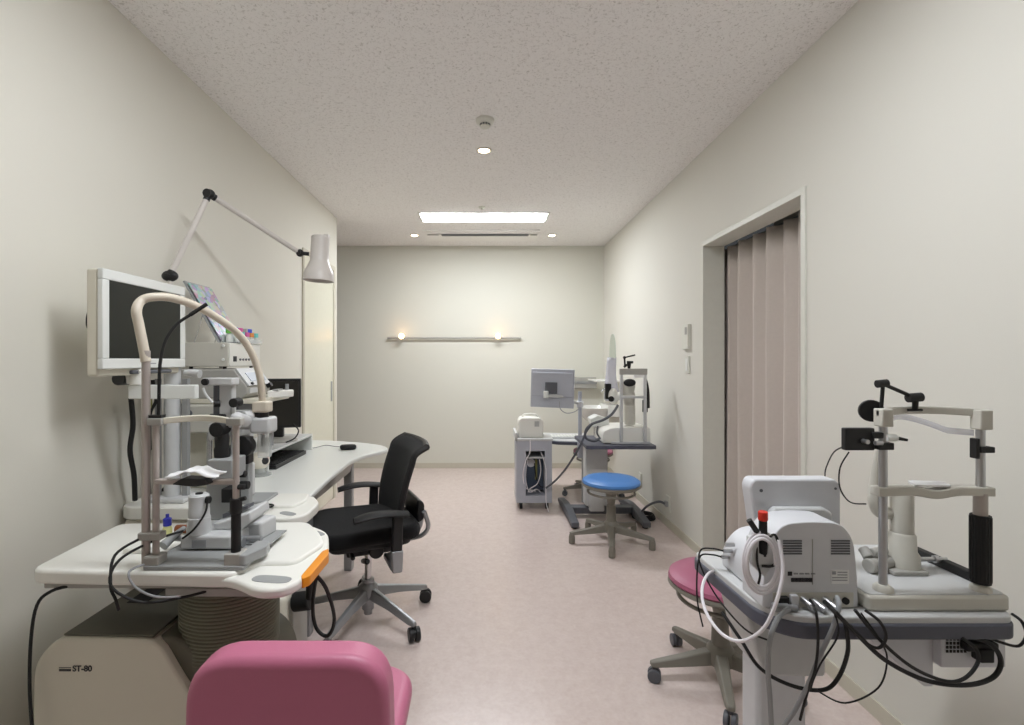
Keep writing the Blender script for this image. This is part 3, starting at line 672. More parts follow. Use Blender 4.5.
# forehead band & chin rest
def bar(x0, x1, y, z, h, dip, back, n=16, th=0.010):
    b = MB(); rings = []
    for i in range(n+1):
        u = i/n; x = x0+(x1-x0)*u; yy = y+back*math.sin(math.pi*u); zz = z+dip*math.sin(math.pi*u)
        rings.append([b.bm.verts.new((x, yy+a, zz+c)) for a, c in ((-th/2,-h/2),(th/2,-h/2),(th/2,h/2),(-th/2,h/2))])
    for p, q in zip(rings, rings[1:]):
        for i in range(4): b.bm.faces.new((p[i], p[(i+1)%4], q[(i+1)%4], q[i]))
    b.bm.faces.new(rings[0][::-1]); b.bm.faces.new(rings[-1]); return b
b = MB(); b.box(pl.x-0.018, pl.x+0.022, 1.328, 1.352, 1.100, 1.120); b.box(pr.x-0.022, pr.x+0.018, 1.328, 1.352, 1.100, 1.120); b.build('band_holder', 'greyp', sa, bevel=0.003)
bar(pl.x+0.02, pr.x-0.02, 1.34, 1.112, 0.017, 0.004, 0.03).build('forehead_band', 'cream', sa, bevel=0.003)
bar(pl.x-0.004, pr.x+0.004, 1.34, 0.950, 0.014, -0.002, 0.004, th=0.018).build('chin_bar', 'taupe', sa, bevel=0.003)
def chin(u, v):
    x = -0.845+0.135*u; s = 2*u-1
    return Vector((x+0.004*math.sin(9*v), 1.312+0.055*v, 0.966+0.020*math.exp(-(s/0.45)**2)*(1-0.35*math.exp(-(s/0.16)**2))+0.004*v))
b = MB(); b.prism(rounded([(-0.825,0.948),(-0.80,0.964),(-0.765,0.962),(-0.74,0.962),(-0.725,0.948),(-0.765,0.942)],0.006), 1.312, 1.352, 'y'); b.build('chin_cup', 'black', sa, bevel=0.002)
MB().grid(24, 6, chin).build('chin_paper', 'paper', sa, solid=0.003)
# cross-slide base, joystick tower, microscope arms
MB().prism(rounded([(-0.872,1.42),(-0.722,1.42),(-0.715,1.50),(-0.70,1.58),(-0.86,1.58)],0.012), z0+0.016, 0.775).build('slide_base', 'ltgrey', sa, bevel=0.008)
b = MB(); b.box(-0.835, -0.795, 1.4185, 1.4205, 0.742, 0.764); b.build('rating_label', 'greyink', sa)
b = MB(); b.cyl((-0.66,1.47,z0+0.03), (-0.92,1.47,z0+0.03), 0.008); b.cyl((-0.72,1.445,z0+0.028), (-0.70,1.445,z0+0.028), 0.014); b.build('axle', 'alu', sa)
b = MB(); b.lathe([(0,0.775),(0.032,0.775),(0.030,0.82),(0.028,0.822),(0.028,0.842),(0.027,0.844),(0.027,0.882),(0.022,0.887),(0,0.887)], (-0.832,1.45,0)); b.build('joystick_tower', 'ltgrey', sa)
b = MB(); b.cyl((-0.832,1.45,0.887), (-0.832,1.45,0.890), 0.010); b.cyl((-0.805,1.44,0.872), (-0.795,1.44,0.872), 0.010); b.build('button', 'rubber', sa)
b = MB(); b.tube([(-0.797,1.43,0.87),(-0.798,1.42,0.84),(-0.82,1.405,0.80),(-0.85,1.40,0.775)], 0.003, n=7); b.build('wire', 'rubber', sa)
b = MB(); b.prism([(-0.80,0.775),(-0.72,0.775),(-0.69,0.80),(-0.695,0.828),(-0.78,0.80),(-0.805,0.795)], 1.47, 1.60, 'y'); b.build('slide_carriage', 'ltgrey', sa, bevel=0.006)
b = MB(); b.prism([(-0.79,0.800),(-0.715,0.828),(-0.715,0.838),(-0.79,0.812)], 1.50, 1.54, 'y'); b.build('rail', 'dgrey', sa)
b = MB(); b.box(-0.715, -0.665, 1.50, 1.58, 0.735, 0.788, rot=RZ(-0.2)); b.build('end_block', 'ltgrey', sa, bevel=0.008)
b = MB(); b.box(-0.70, -0.63, 1.46, 1.58, 0.734, 0.738); b.build('foot_plate', 'grey', sa)
Dm = 1.58
def pb(b, x0, x1, y0, y1, D, d=0.05):
    a = P(x0, y1, D); c = P(x1, y0, D); b.box(a.x, c.x, D, D+d, a.z, c.z); return b
b = MB(); pb(b, 206, 231, 478, 520, 1.56, 0.06); b.build('pivot_column', 'grey', sa, bevel=0.004)
b = MB(); pb(b, 207, 232, 460, 480, 1.54, 0.09); b.build('pivot_block', 'grey', sa, bevel=0.004)
b = MB(); pb(b, 221, 233, 489, 503, 1.50, 0.05); b.build('arm_clamp', 'rubber', sa, bevel=0.003)
b = MB(); a = P(220.5,461,1.58); c = P(221,434,1.58); b.lathe([(0,a.z),(0.019,a.z),(0.023,a.z+0.01),(0.024,a.z+0.035),(0.021,a.z+0.045),(0.022,a.z+0.07),(0.019,c.z),(0,c.z)], (a.x,1.59,0)); b.build('eyepiece_housing', 'rubber', sa)
b = MB(); pb(b, 219, 232, 378, 418, 1.62, 0.03); b.build('lamp_arm', 'ltgrey', sa, bevel=0.004)
b = MB(); pb(b, 213, 220, 384, 416, 1.63, 0.03); b.build('inner_arm', 'dgrey', sa, bevel=0.003)
b = MB(); pb(b, 202, 232, 378, 385.5, 1.60, 0.05); b.build('top_bridge', 'ltgrey', sa, bevel=0.004)
b = MB(); p = P(204,382,1.59); b.cyl(p, p+Vector((0,0.02,0)), 0.011); b.build('bridge_knob', 'rubber', sa, bevel=0.002)
b = MB(); b.tube([P(185,373,1.62),P(192,373,1.62),P(200,374,1.62)], 0.014, n=14, smooth=0, radii=[0.010,0.013,0.014]); b.build('side_tube', 'ltgrey', sa)
b = MB(); p = P(233,403,1.59); b.cyl(p, p+Vector((0,0.04,0)), 0.015, n=12); b.cyl(P(234,403,1.60), P(240,403,1.60), 0.008); b.build('arm_knob', 'rubber', sa, bevel=0.002); b = MB(); p = P(217,404,1.59); b.cyl(p-Vector((0.01,0,0)), p+Vector((0.005,0.01,0)), 0.011, n=12); b.build('arm_knob', 'rubber', sa, bevel=0.002)
b = MB(); b.tube([P(203,388,1.58), P(206,395,1.58), P(213,403,1.58)], 0.004, n=8); b.build('prism_rod', 'ltgrey', sa)
b = MB(); p = P(237,418,1.60); b.ball(p, 0.020, (1,1,0.95)); b.cyl(p, P(246,421,1.66), 0.019); b.cyl(P(219,424,1.60), P(240,424,1.60), 0.012); b.build('lens_turret', 'ltgrey', sa)
b = MB(); p = P(216,430,1.56); b.cyl(p, p+Vector((0,0.05,0.003)), 0.024); p = P(210,416,1.58); b.cyl(p, p+Vector((0.05,0,0)), 0.007); b.build('objective_ring', 'rubber', sa, bevel=0.003)
b = MB(); pb(b, 208, 214, 424, 440, 1.61, 0.04); pb(b, 230, 234, 428, 462, 1.61, 0.03); b.build('side_plate', 'ltgrey', sa, bevel=0.003)
# tall lamp tube: metal lower part, tan flexible upper part
xs = P(146,500,1.34).x
b = MB(); b.cyl((xs,1.34,z0+0.012), (xs,1.34,1.30), 0.0105, n=16); b.build('tall_post', 'taupe', sa)
tp = [Vector((xs,1.34,1.27)), P(143,345,1.34), P(139,325,1.34), P(136.5,311,1.34), P(141,301,1.36), P(153,297,1.38), P(172,298,1.42), P(196,306,1.48), P(222,321,1.55), P(242,338,1.62), P(254,358,1.66), P(260.5,380,1.68), P(262.5,404,1.70)]
MB().tube(tp, 0.0115, n=14, smooth=8, radii=[0.0125]*4+[0.0118]*9).build('flexible_tube', 'tube', sa)
p = P(262.5,408,1.70)
b = MB(); b.box(p.x-0.026, p.x+0.026, 1.675, 1.725, P(0,412,1.7).z, P(0,401,1.7).z); b.build('tube_socket', 'tube', sa, bevel=0.006)
b = MB(); b.cyl((p.x,1.70,P(0,418,1.7).z), (p.x,1.70,P(0,411,1.7).z), 0.020); b.build('coupling', 'rubber', sa)
b = MB(); b.box(p.x-0.034, p.x+0.034, 1.675, 1.745, P(0,433,1.7).z, P(0,417,1.7).z); b.build('lamp_head', 'ltgrey', sa, bevel=0.009)
b = MB(); b.cyl(P(240,424,1.69), P(253,424,1.70), 0.019); b.cyl(P(243,416,1.66), P(252,416,1.69), 0.016); b.build('lamp_body', 'ltgrey', sa, bevel=0.003)
b = MB(); b.box(p.x-0.018, p.x+0.020, 1.70, 1.73, P(0,458,1.7).z, P(0,433,1.7).z); b.build('filter_glass', 'clear', sa, bevel=0.002)
b = MB(); b.cyl((p.x-0.014,1.735,P(0,447,1.7).z), (p.x-0.014,1.735,P(0,432,1.7).z), 0.007); b.cyl((p.x+0.016,1.735,P(0,447,1.7).z), (p.x+0.016,1.735,P(0,432,1.7).z), 0.007); b.build('lamp_post', 'alu', sa)
b = MB(); p = P(241,447,1.66); b.cyl(p, p+Vector((0,0.035,0)), 0.036, n=28); b.box(p.x-0.03, p.x+0.02, p.y+0.01, p.y+0.05, p.z-0.06, p.z+0.03); b.build('filter_disc', 'black', sa, bevel=0.004)
b = MB(); b.box(p.x-0.02, p.x+0.012, p.y+0.03, p.y+0.06, P(0,505,1.69).z, P(0,462,1.69).z); b.build('lower_arm', 'grey', sa, bevel=0.004)
b = MB(); b.cyl(P(240,474,1.62), P(246,474,1.62), 0.011); b.cyl(P(240,485,1.62), P(249,485,1.62), 0.013); b.build('lower_knob', 'rubber', sa, bevel=0.002)
b = MB(); b.box(pl.x-0.014, pl.x+0.02, 1.33, 1.35, 1.120, 1.128); b.build('fixation_mount', 'black', sa)
MB().tube([(pl.x+0.006,1.34,1.122), P(159,395,1.34), P(160,365,1.34), P(165,342,1.35), P(176,325,1.37), P(190,315,1.39)], 0.0042, n=9).build('fixation_gooseneck', 'rubber', sa)
MB().tube([P(190,315,1.39), P(207,304,1.41)], 0.0055, n=10, smooth=0).build('fixation_tip', 'rubber', sa)
b = MB(); 
b.tube([(-0.92,1.33,0.80),(-0.95,1.28,0.775),(-0.935,1.245,0.715),(-0.92,1.242,0.68),(-0.918,1.25,0.65)], 0.0035, n=8)
b.tube([(-0.86,1.42,0.79),(-0.90,1.36,0.785),(-0.935,1.275,0.765),(-0.93,1.24,0.715),(-0.87,1.26,0.665),(-0.80,1.31,0.652),(-0.74,1.35,0.655)], 0.0035, n=8)
b.build('power_cable', 'rubber', sa)
MB().tube([(-0.90,1.33,0.735),(-0.91,1.275,0.735),(-0.89,1.268,0.70),(-0.84,1.27,0.674),(-0.80,1.31,0.655)], 0.003, n=8).build('signal_cable', 'greycable', sa)
b = MB(); b.tube([P(163,546,1.42),P(172,538,1.45),P(184,528,1.50)], 0.01, n=10, radii=[0.014,0.011,0.007]); b.build('joystick', 'grey', sa)
# eye drop bottles behind the post
bt = thing('eye_drop_bottle', 'small pale bottle with a blue cap beside the slit lamp post', 'bottle', (-1.01,1.585,0.72))
zt = 0.7205
b = MB(); b.lathe([(0,0),(0.013,0),(0.014,0.02),(0.010,0.03),(0,0.03)], (-1.01,1.585,zt)); b.build('body', 'yellow', bt)
b = MB(); b.lathe([(0,0.030),(0.012,0.030),(0.012,0.052),(0.005,0.056),(0.005,0.066),(0,0.067)], (-1.01,1.585,zt)); b.build('cap', 'bluecap', bt)
bt = thing('amber_bottle', 'small brown bottle with a white cap lying by the slit lamp', 'bottle', (-0.975,1.60,0.72))
MB().cyl((-0.992,1.60,0.7345), (-0.955,1.60,0.7345), 0.013).build('body', 'amber', bt, bevel=0.003)
MB().cyl((-0.955,1.60,0.7345), (-0.935,1.60,0.7345), 0.009).build('cap', 'white', bt)
tag(MB().box(-1.04, -0.965, 1.43, 1.49, 0.7205, 0.735).build('tissue_tray', 'creamw', bevel=0.004), 'low cream tray lying left of the slit lamp post', 'tray')

# ================================================================== TV-LIKE MONITOR ON POLE (left)
mp = thing('wall_side_monitor', 'large pale grey framed monitor with a dark screen mounted on a pole', 'monitor', (-1.22,1.95,0.72))
za, zb_ = 1.246, 1.566
MB().box(-1.263, -1.225, 1.578, 2.008, 1.222, zb_).build('case', 'cream', mp, bevel=0.008)
b = MB()  # bezel frame with opening
x0, x1 = -1.226, -1.208
b.box(x0, x1, 1.576, 2.01, zb_-0.034, zb_); b.box(x0, x1, 1.576, 2.01, 1.246, 1.280); b.box(x0, x1, 1.576, 1.605, 1.28, zb_-0.034); b.box(x0, x1, 1.98, 2.01, 1.28, zb_-0.034)
b.build('bezel', 'white', mp, bevel=0.003)
MB().box(-1.224, -1.211, 1.60, 1.985, 1.278, zb_-0.032).build('screen', 'screen', mp)
MB().box(-1.226, -1.211, 1.715, 1.93, 1.226, 1.240).build('button_strip', 'dgrey', mp, bevel=0.005)
MB().box(-1.2105, -1.209, 1.74, 1.77, 1.230, 1.236).build('button', 'greyp', mp)
MB().box(-1.208, -1.2072, 1.80, 1.83, 1.261, 1.264).build('badge', 'greyink', mp)
MB().tube([(-1.263,1.66,1.46),(-1.29,1.635,1.44),(-1.298,1.63,1.40),(-1.29,1.635,1.37),(-1.263,1.66,1.35)], 0.006, n=8).build('rear_cable', 'rubber', mp)
b = MB(); b.box(P(128,0,1.75).x, P(195,0,1.75).x, 1.75, 1.775, P(0,399,1.75).z, P(0,385,1.75).z); b.build('support_arm', 'white', mp, bevel=0.003)
b = MB(); p = P(133,378,1.74); b.cyl(p+Vector((-0.0,0.03,0.03)), p+Vector((0,0.03,-0.025)), 0.028); b.cyl(p+Vector((-0.06,0.03,0.0)), p+Vector((-0.02,0.03,0)), 0.022); b.build('tilt_joint', 'creamw', mp, bevel=0.004)
b = MB(); p = P(118,379,1.74); b.cyl(p, p+Vector((0,0.06,0)), 0.022); b.build('joint_cap', 'black', mp)
p = P(172.5,0,2.0)
b = MB(); b.cyl((p.x,2.0,0.717), (p.x,2.0,1.26), 0.030, n=24); b.build('pole', 'ltgrey', mp)
b = MB(); b.box(p.x-0.012+0.055, p.x+0.01+0.055, 1.99, 2.01, 0.717, 1.20); b.box(p.x-0.065, p.x-0.05, 1.99, 2.01, 0.717, 1.2); b.build('guide_rail', 'alu', mp)
MB().box(p.x-0.08, p.x+0.08, 1.94, 2.06, 0.7175, 0.735).build('pole_base', 'ltgrey', mp, bevel=0.006)
b = MB()
b.tube([P(131,398,1.9), P(133,425,1.9), P(130,450,1.9), P(134,475,1.92), P(135,500,1.95)], 0.009, n=9)
b.tube([P(150,380,1.95), P(148,410,1.95), P(149,440,1.95), P(148,470,1.97), P(149,494,1.98)], 0.008, n=9)
b.tube([P(153,380,1.95), P(156,400,1.95), P(150,415,1.95), P(150,450,1.95)], 0.006, n=9)
b.build('power_cable', 'rubber', mp)
MB().tube([P(149,396,1.94), P(150,403,1.94), P(149,408,1.94)], 0.008, n=8).build('cable_tie', 'cable_y', mp)

# ================================================================== INSTRUMENT RACK + BOXES
rk = thing('instrument_rack', 'cream cabinet rack on the desk carrying the stacked control boxes', 'rack', (-1.25,2.33,0.70))
MB().box(-1.40, -1.195, 2.24, 2.50, 0.7005, 1.03).build('cabinet', 'cream', rk, bevel=0.01)
MB().box(-1.40, -0.99, 2.20, 2.52, 1.082, 1.104).build('shelf', 'cream', rk, bevel=0.004)
MB().box(-1.38, -1.10, 2.22, 2.50, 1.03, 1.082).build('riser', 'dgrey', rk, bevel=0.004)
b = MB(); b.prism(rounded([(-1.33,0.955),(-1.13,0.955),(-1.13,1.08),(-1.33,1.08)],0.015), 2.18, 2.24, 'y'); b.build('front_housing', 'beige', rk, bevel=0.008)
b = MB(); p = P(187,414,2.17); b.cyl(p, p+Vector((0,0.015,0)), 0.018); b.build('round_socket', 'dgrey', rk)
b = MB(); b.cyl((-1.20,2.17,0.7005), (-1.20,2.17,0.96), 0.012); b.cyl((-1.15,2.17,0.7005), (-1.15,2.17,0.96), 0.012); b.build('chrome_post', 'chrome', rk)
# tray arm to the right
b = MB(); b.prism(rounded([(-1.01,2.30),(-0.935,2.38),(-0.93,2.43),(-0.96,2.44),(-1.03,2.38)],0.02), 1.098, 1.132); b.build('side_tray', 'creamw', rk, bevel=0.008)
b = MB(); b.box(-0.995, -0.97, 2.33, 2.39, 1.132, 1.138); b.cyl((-0.955,2.40,1.132), (-0.955,2.40,1.16), 0.008); b.build('tray_clip', 'grey', rk)
lb = thing('laser_unit', 'grey control unit with a slanted screen panel, lower box of the stack', 'control unit', (-1.2,2.33,1.11))
b = MB(); b.prism(rounded([(-1.37,1.105),(-1.075,1.105),(-1.05,1.125),(-1.05,1.155),(-1.11,1.235),(-1.37,1.235)], 0.008), 2.20, 2.43, 'y'); b.build('housing', 'greyp', lb, bevel=0.006)
b = MB(); b.prism([(-1.050,1.160),(-1.107,1.234),(-1.102,1.238),(-1.044,1.162)], 2.205, 2.425, 'y'); b.build('front_panel', 'ltgrey', lb)
b = MB(); b.prism([(-1.060,1.177),(-1.088,1.214),(-1.083,1.218),(-1.055,1.181)], 2.25, 2.40, 'y'); b.build('display', 'lcd', lb)
b = MB(); b.cyl((-1.05,2.24,1.168), (-1.043,2.24,1.173), 0.007); b.cyl((-1.05,2.40,1.15), (-1.03,2.40,1.16), 0.011); b.build('knob', 'black', lb)
b = MB(); b.box(-1.0505, -1.047, 2.22, 2.30, 1.128, 1.150); b.build('port_panel', 'ltgrey', lb)
MB().tube([P(250,393,2.3), P(246,399,2.28), P(236,401,2.25), P(225,400,2.2)], 0.006, n=8).build('fibre_cable', 'grey', lb)
ub = thing('control_box', 'square cream metal control box, upper box of the stack', 'control box', (-1.23,2.35,1.24))
MB().box(-1.335, -1.135, 2.20, 2.50, 1.246, 1.352).build('housing', 'beige', ub, bevel=0.003)
MB().box(-1.135, -1.128, 2.205, 2.495, 1.248, 1.350).build('front_panel', 'creamw', ub, bevel=0.002)
b = MB(); b.box(-1.128, -1.124, 2.232, 2.256, 1.268, 1.292); b.build('power_switch', 'ink', ub)
b = MB(); [b.cyl((-1.128,2.29+k*0.028,1.277), (-1.122,2.29+k*0.028,1.277), 0.005, n=8) for k in range(4)]; b.build('socket', 'dgrey', ub)
b = MB(); b.cyl((-1.155,2.194,1.338), (-1.155,2.20,1.338), 0.006); b.cyl((-1.155,2.194,1.277), (-1.155,2.20,1.277), 0.006); b.build('screw', 'white', ub)
b = MB()
for x in (-1.31,-1.16):
    for y in (2.22,2.47): b.cyl((x,y,1.2355), (x,y,1.247), 0.008, n=10)
b.build('foot', 'rubber', ub)
# catalogue sheet on easel
es = thing('chart_stand', 'leaning framed colour picture chart on a wire easel on top of the control box', 'chart', (-1.28,2.35,1.353))
b = MB(); pts = [(-1.200,1.356),(-1.207,1.352),(-1.365,1.628),(-1.358,1.632)]
b.prism(pts, 2.25, 2.455, 'y'); b.build('backing', 'grey', es)
b = MB(); pts = [(-1.204+0.006,1.366),(-1.201+0.006,1.3675),(-1.349+0.006,1.6235),(-1.352+0.006,1.622)]
b.prism(pts, 2.257, 2.448, 'y'); b.build('picture_sheet', 'sheet', es)
b = MB(); b.tube([(-1.285,2.27,1.49),(-1.30,2.265,1.42),(-1.32,2.26,1.354)], 0.0025, n=6); b.build('wire_leg', 'chrome', es); b = MB(); b.tube([(-1.285,2.43,1.49),(-1.30,2.43,1.42),(-1.32,2.43,1.354)], 0.0025, n=6); b.build('wire_leg', 'chrome', es)
# drop bottles in a clear tray on box
tr = thing('clear_tray', 'clear tiered tray of small bottles on top of the control box', 'tray', (-1.15,2.37,1.353))
b = MB(); b.box(-1.195, -1.12, 2.26, 2.50, 1.3535, 1.357); b.box(-1.122, -1.119, 2.26, 2.50, 1.357, 1.375); b.box(-1.195, -1.192, 2.26, 2.50, 1.357, 1.39); b.build('tray', 'clear', tr)
cols = ['green','bluel','pinkl','greyp','bluel']
names = {'green':'green','bluel':'blue','pinkl':'pink','greyp':'grey','teal':'teal','orangel':'orange'}
def dropper(x, y, z, m, label, s=1.0):
    t = thing('eye_dropper', label, 'eye drop bottle', (x,y,z), 0, 'small eye drop bottles in the clear tray')
    MB().lathe([(0,0),(0.0085*s,0),(0.0085*s,0.018*s),(0.005*s,0.022*s),(0,0.022*s)], (x,y,z), n=12).build('body', 'white', t)
    MB().lathe([(0,0.022*s),(0.009*s,0.022*s),(0.0085*s,0.038*s),(0,0.038*s)], (x,y,z), n=12).build('cap', m, t)
pos = ['nearest','second','middle','fourth','farthest']
for k, m in enumerate(cols): dropper(-1.172, 2.285+k*0.046, 1.358, m, f'{pos[k]} bottle of the back row in the clear tray, with a {names[m]} cap', 1.8)
for k, m in enumerate(['teal','teal','pinkl','orangel','teal']): dropper(-1.136, 2.285+k*0.046, 1.358, m, f'{pos[k]} bottle of the front row in the clear tray, with a {names[m]} cap', 1.25)

# ================================================================== ARTICULATED DESK LAMP
dl = thing('arm_lamp', 'white articulated arm lamp with black joints reaching over the desk', 'lamp', (-1.33,2.08,0.70))
j0, j1, j2 = P(170,276,2.12), P(209,194,2.22), P(300,253,2.62)
b = MB(); b.cyl((j0.x,2.12,0.717), (j0.x,2.12,j0.z-0.02), 0.010); b.build('pole', 'lampw', dl)
b = MB(); b.lathe([(0,0),(0.035,0),(0.035,0.01),(0.015,0.03),(0,0.03)], (j0.x,2.12,0.717)); b.build('clamp_base', 'black', dl)
b = MB(); b.ball(j0, 0.030, (1.15,0.7,0.8)); b.cyl(j0, j0+(j1-j0)*0.06, 0.024, 0.014); b.build('base_joint', 'black', dl)
b = MB(); b.cyl(j0+(j1-j0)*0.06, j0+(j1-j0)*0.96, 0.0125, n=12); b.build('lower_arm', 'lampw', dl)
b = MB(); b.ball(j1, 0.024, (1.1,0.8,0.9)); b.cyl(j1+Vector((-0.0,-0.02,0)), j1+Vector((0,0.02,0)), 0.018); b.cyl(j1, j1+(j2-j1)*0.06, 0.015); b.cyl(j1, j1+(j0-j1)*0.08, 0.014); b.build('elbow_joint', 'black', dl)
b = MB(); b.cyl(j1+(j2-j1)*0.04, j1+(j2-j1)*0.96, 0.0125, n=12); b.build('upper_arm', 'lampw', dl)
b = MB(); b.ball(j2, 0.020); b.cyl(j2, P(309,254,2.63), 0.010); b.cyl(j2+Vector((0,-0.025,0)), j2+Vector((0,0.02,0)), 0.012); b.build('head_joint', 'black', dl)
ax = (P(318,281,2.64)-P(320,236,2.64)).normalized(); top = P(320.5,236,2.64)
Lh = (P(318,281,2.64)-P(320,236,2.64)).length; hd = Lh
b = MB(); b.lathe([(0,0),(0.040,0.0),(0.046,0.006),(0.047,0.09),(0.048,0.135),(0.051,0.140),(0.056,0.155),(0.072,0.185),(0.078,hd-0.03),(0.080,hd),(0.076,hd),(0.060,hd-0.06),(0.044,hd-0.10),(0,hd-0.10)], top, axis=ax, n=36); b.build('shade', 'lampw', dl)
b = MB(); b.box(top.x+0.02, top.x+0.045, 2.62, 2.66, top.z-0.008, top.z+0.006); b.build('switch', 'lampw', dl, bevel=0.003)

# ================================================================== SECOND SLIT LAMP (partly hidden) on table two
sb = thing('slit_lamp', 'second slit lamp, mostly hidden behind the near one, on the second table', 'slit lamp', (-0.98,1.98,0.717))
b = MB(); b.box(-1.10, -0.86, 1.93, 2.07, 0.7175, 0.728); b.build('base_plate', 'grey', sb, bevel=0.003)
b = MB(); b.prism(oval(-1.03,1.97,0.075,0.045,0), 0.728, 0.738); b.build('round_foot', 'dgrey', sb)
b = MB(); b.cyl((-1.05,2.0,0.728), (-1.05,2.0,1.06), 0.011); b.build('post', 'alu', sb)
b = MB(); b.cyl((-0.955,2.0,0.728), (-0.955,2.0,1.06), 0.011); b.build('post', 'alu', sb)
b = MB(); b.box(-1.07, -0.94, 1.985, 2.01, 1.055, 1.075); b.build('cross_bar', 'grey', sb, bevel=0.003)
b = MB(); b.box(-1.0, -0.94, 1.98, 2.04, 0.728, 0.86); b.box(-0.99, -0.95, 2.0, 2.05, 0.86, 1.04); b.build('microscope_column', 'ltgrey', sb, bevel=0.008)
b = MB(); b.cyl((-0.97,1.93,1.0), (-0.97,2.06,1.0), 0.03); b.build('microscope_body', 'grey', sb, bevel=0.004)
b = MB(); b.box(-1.06, -0.99, 1.99, 2.03, 0.90, 0.93); b.build('holder', 'black', sb, bevel=0.003)

# ================================================================== NEAR RIGHT INSTRUMENT TABLE
tr_ = thing('instrument_table', 'pale grey instrument table with a slate edge and thick pedestal, near right', 'instrument table', (0.85,1.3,0))
o2 = rounded([(0.605,1.46),(0.620,1.14),(0.675,1.085),(1.145,1.085),(1.162,1.12),(1.165,1.46)], [0.03,0.05,0.05,0.02,0.02,0.03], 6)
MB().prism(o2, 0.700, 0.718).build('tabletop', 'ltgrey', tr_, bevel=0.004)
o3 = rounded([(0.601,1.464),(0.616,1.138),(0.673,1.081),(1.147,1.081),(1.166,1.118),(1.169,1.464)], [0.03,0.05,0.05,0.02,0.02,0.03], 6)
MB().prism(o3, 0.668, 0.704).build('edge_band', 'edge', tr_, bevel=0.006)
b = MB(); b.prism([(0.635,0.668),(0.83,0.668),(0.83,0.50),(0.68,0.50),(0.66,0.56)], 1.22, 1.37, 'y'); b.build('head_housing', 'ltgrey', tr_, bevel=0.008)
b = MB(); b.box(0.678, 0.803, 1.25, 1.33, 0.06, 0.515); b.build('pedestal', 'greyb', tr_, bevel=0.012)
b = MB(); b.box(0.64, 0.84, 1.0, 1.55, 0.0, 0.06); b.build('base_foot', 'grey', tr_, bevel=0.015)
b = MB(); b.prism([(0.84,0.668),(1.02,0.668),(1.02,0.53),(1.0,0.53)], 1.14, 1.40, 'y'); b.build('side_bracket', 'greyb', tr_, bevel=0.002)
b = MB(); b.box(1.02, 1.165, 1.12, 1.38, 0.585, 0.668); b.build('power_box', 'greyb', tr_, bevel=0.003)
b = MB()
for i in range(6):
    for j in range(4): b.box(1.03+i*0.008, 1.035+i*0.008, 1.1185, 1.1205, 0.620+j*0.009, 0.626+j*0.009)
b.build('vent', 'void', tr_)
b = MB(); b.box(1.06, 1.13, 1.10, 1.12, 0.632, 0.650); b.box(1.085, 1.115, 1.095, 1.12, 0.61, 0.64); b.build('plug', 'rubber', tr_, bevel=0.003)
# cables hanging below
def cab(name, pts, r, m): return MB().tube(pts, r, n=9, smooth=7).build(name, m, tr_)
cab('cable', [P(829,606,1.09),P(834,612,1.05),P(838,635,1.05),P(820,665,1.06),P(811,688,1.07),P(816,690,1.07),P(845,703,1.07),P(878,688,1.07),P(887,660,1.07),P(880,640,1.05),P(861,613,1.05)], 0.0018, 'rubber')
cab('cable', [P(845,622,1.06),P(848,650,1.07),P(838,678,1.09),P(822,690,1.10),P(790,685,1.14),P(760,668,1.17),P(741,640,1.2),P(722,612,1.25)], 0.0042, 'rubber')
cab('cable', [P(825,602,1.09),P(835,612,1.04),P(855,632,1.05),P(885,660,1.06),P(925,680,1.07),P(965,685,1.07),P(992,678,1.08),P(1001,662,1.08),P(992,645,1.08),P(972,637,1.09)], 0.0048, 'rubber')
cab('cable', [P(855,610,1.05),P(880,640,1.05),P(912,667,1.05),P(945,681,1.06),P(965,678,1.06),P(978,662,1.07),P(975,648,1.07),P(962,638,1.08)], 0.0036, 'rubber')
cab('cable', [P(865,610,1.06),P(880,622,1.04),P(886,637,1.04),P(878,648,1.05),P(862,640,1.06),P(850,625,1.08)], 0.0032, 'rubber')
cab('cable', [P(1012,614,1.08),P(1022,622,1.06),P(1026,636,1.07),P(1018,646,1.09),P(1000,642,1.10),P(985,636,1.11)], 0.0030, 'rubber')

# ================================================================== NEAR RIGHT SLIT LAMP
sc_ = thing('slit_lamp', 'slit lamp with chin rest frame, black gooseneck arm and camera plate on the right table', 'slit lamp', (1.01,1.25,0.718))
zp = 0.755
MB().prism(rounded([(0.845,1.105),(1.163,1.105),(1.163,1.42),(0.86,1.42)], 0.015), 0.7185, zp-0.003).build('base_plate', 'beige', sc_, bevel=0.006)
MB().prism(rounded([(0.850,1.112),(1.157,1.112),(1.157,1.41),(0.868,1.41)], 0.015), zp-0.005, zp).build('top_sheet', 'ltgrey', sc_, bevel=0.002)
xl, xr, yp = P(883,0,1.13).x, P(980.5,0,1.13).x, 1.13
for x in (xl, xr): MB().lathe([(0,0),(0.020,0),(0.019,0.008),(0.013,0.014),(0,0.014)], (x,yp,zp)).build('post_foot', 'beige', sc_)
b = MB(); b.cyl((xl,yp,zp+0.01), (xl,yp,1.14), 0.0085, n=20); b.build('post', 'silver', sc_)
b = MB(); b.cyl((xr,yp,0.94), (xr,yp,1.14), 0.0085, n=20); b.build('post', 'silver', sc_)
b = MB(); b.cyl((xr,yp,0.925), (xr,yp,0.975), 0.013, n=20); b.build('post_collar', 'taupe', sc_)
b = MB(); b.cyl((xr,yp,0.772), (xr,yp,0.925), 0.0185, n=24)
for k in range(20):
    a = k*math.pi/10; b.cyl((xr+0.0185*math.cos(a), yp+0.0185*math.sin(a), 0.777), (xr+0.0185*math.cos(a), yp+0.0185*math.sin(a), 0.921), 0.0013, n=5)
b.build('grip_sleeve', 'rubber', sc_)
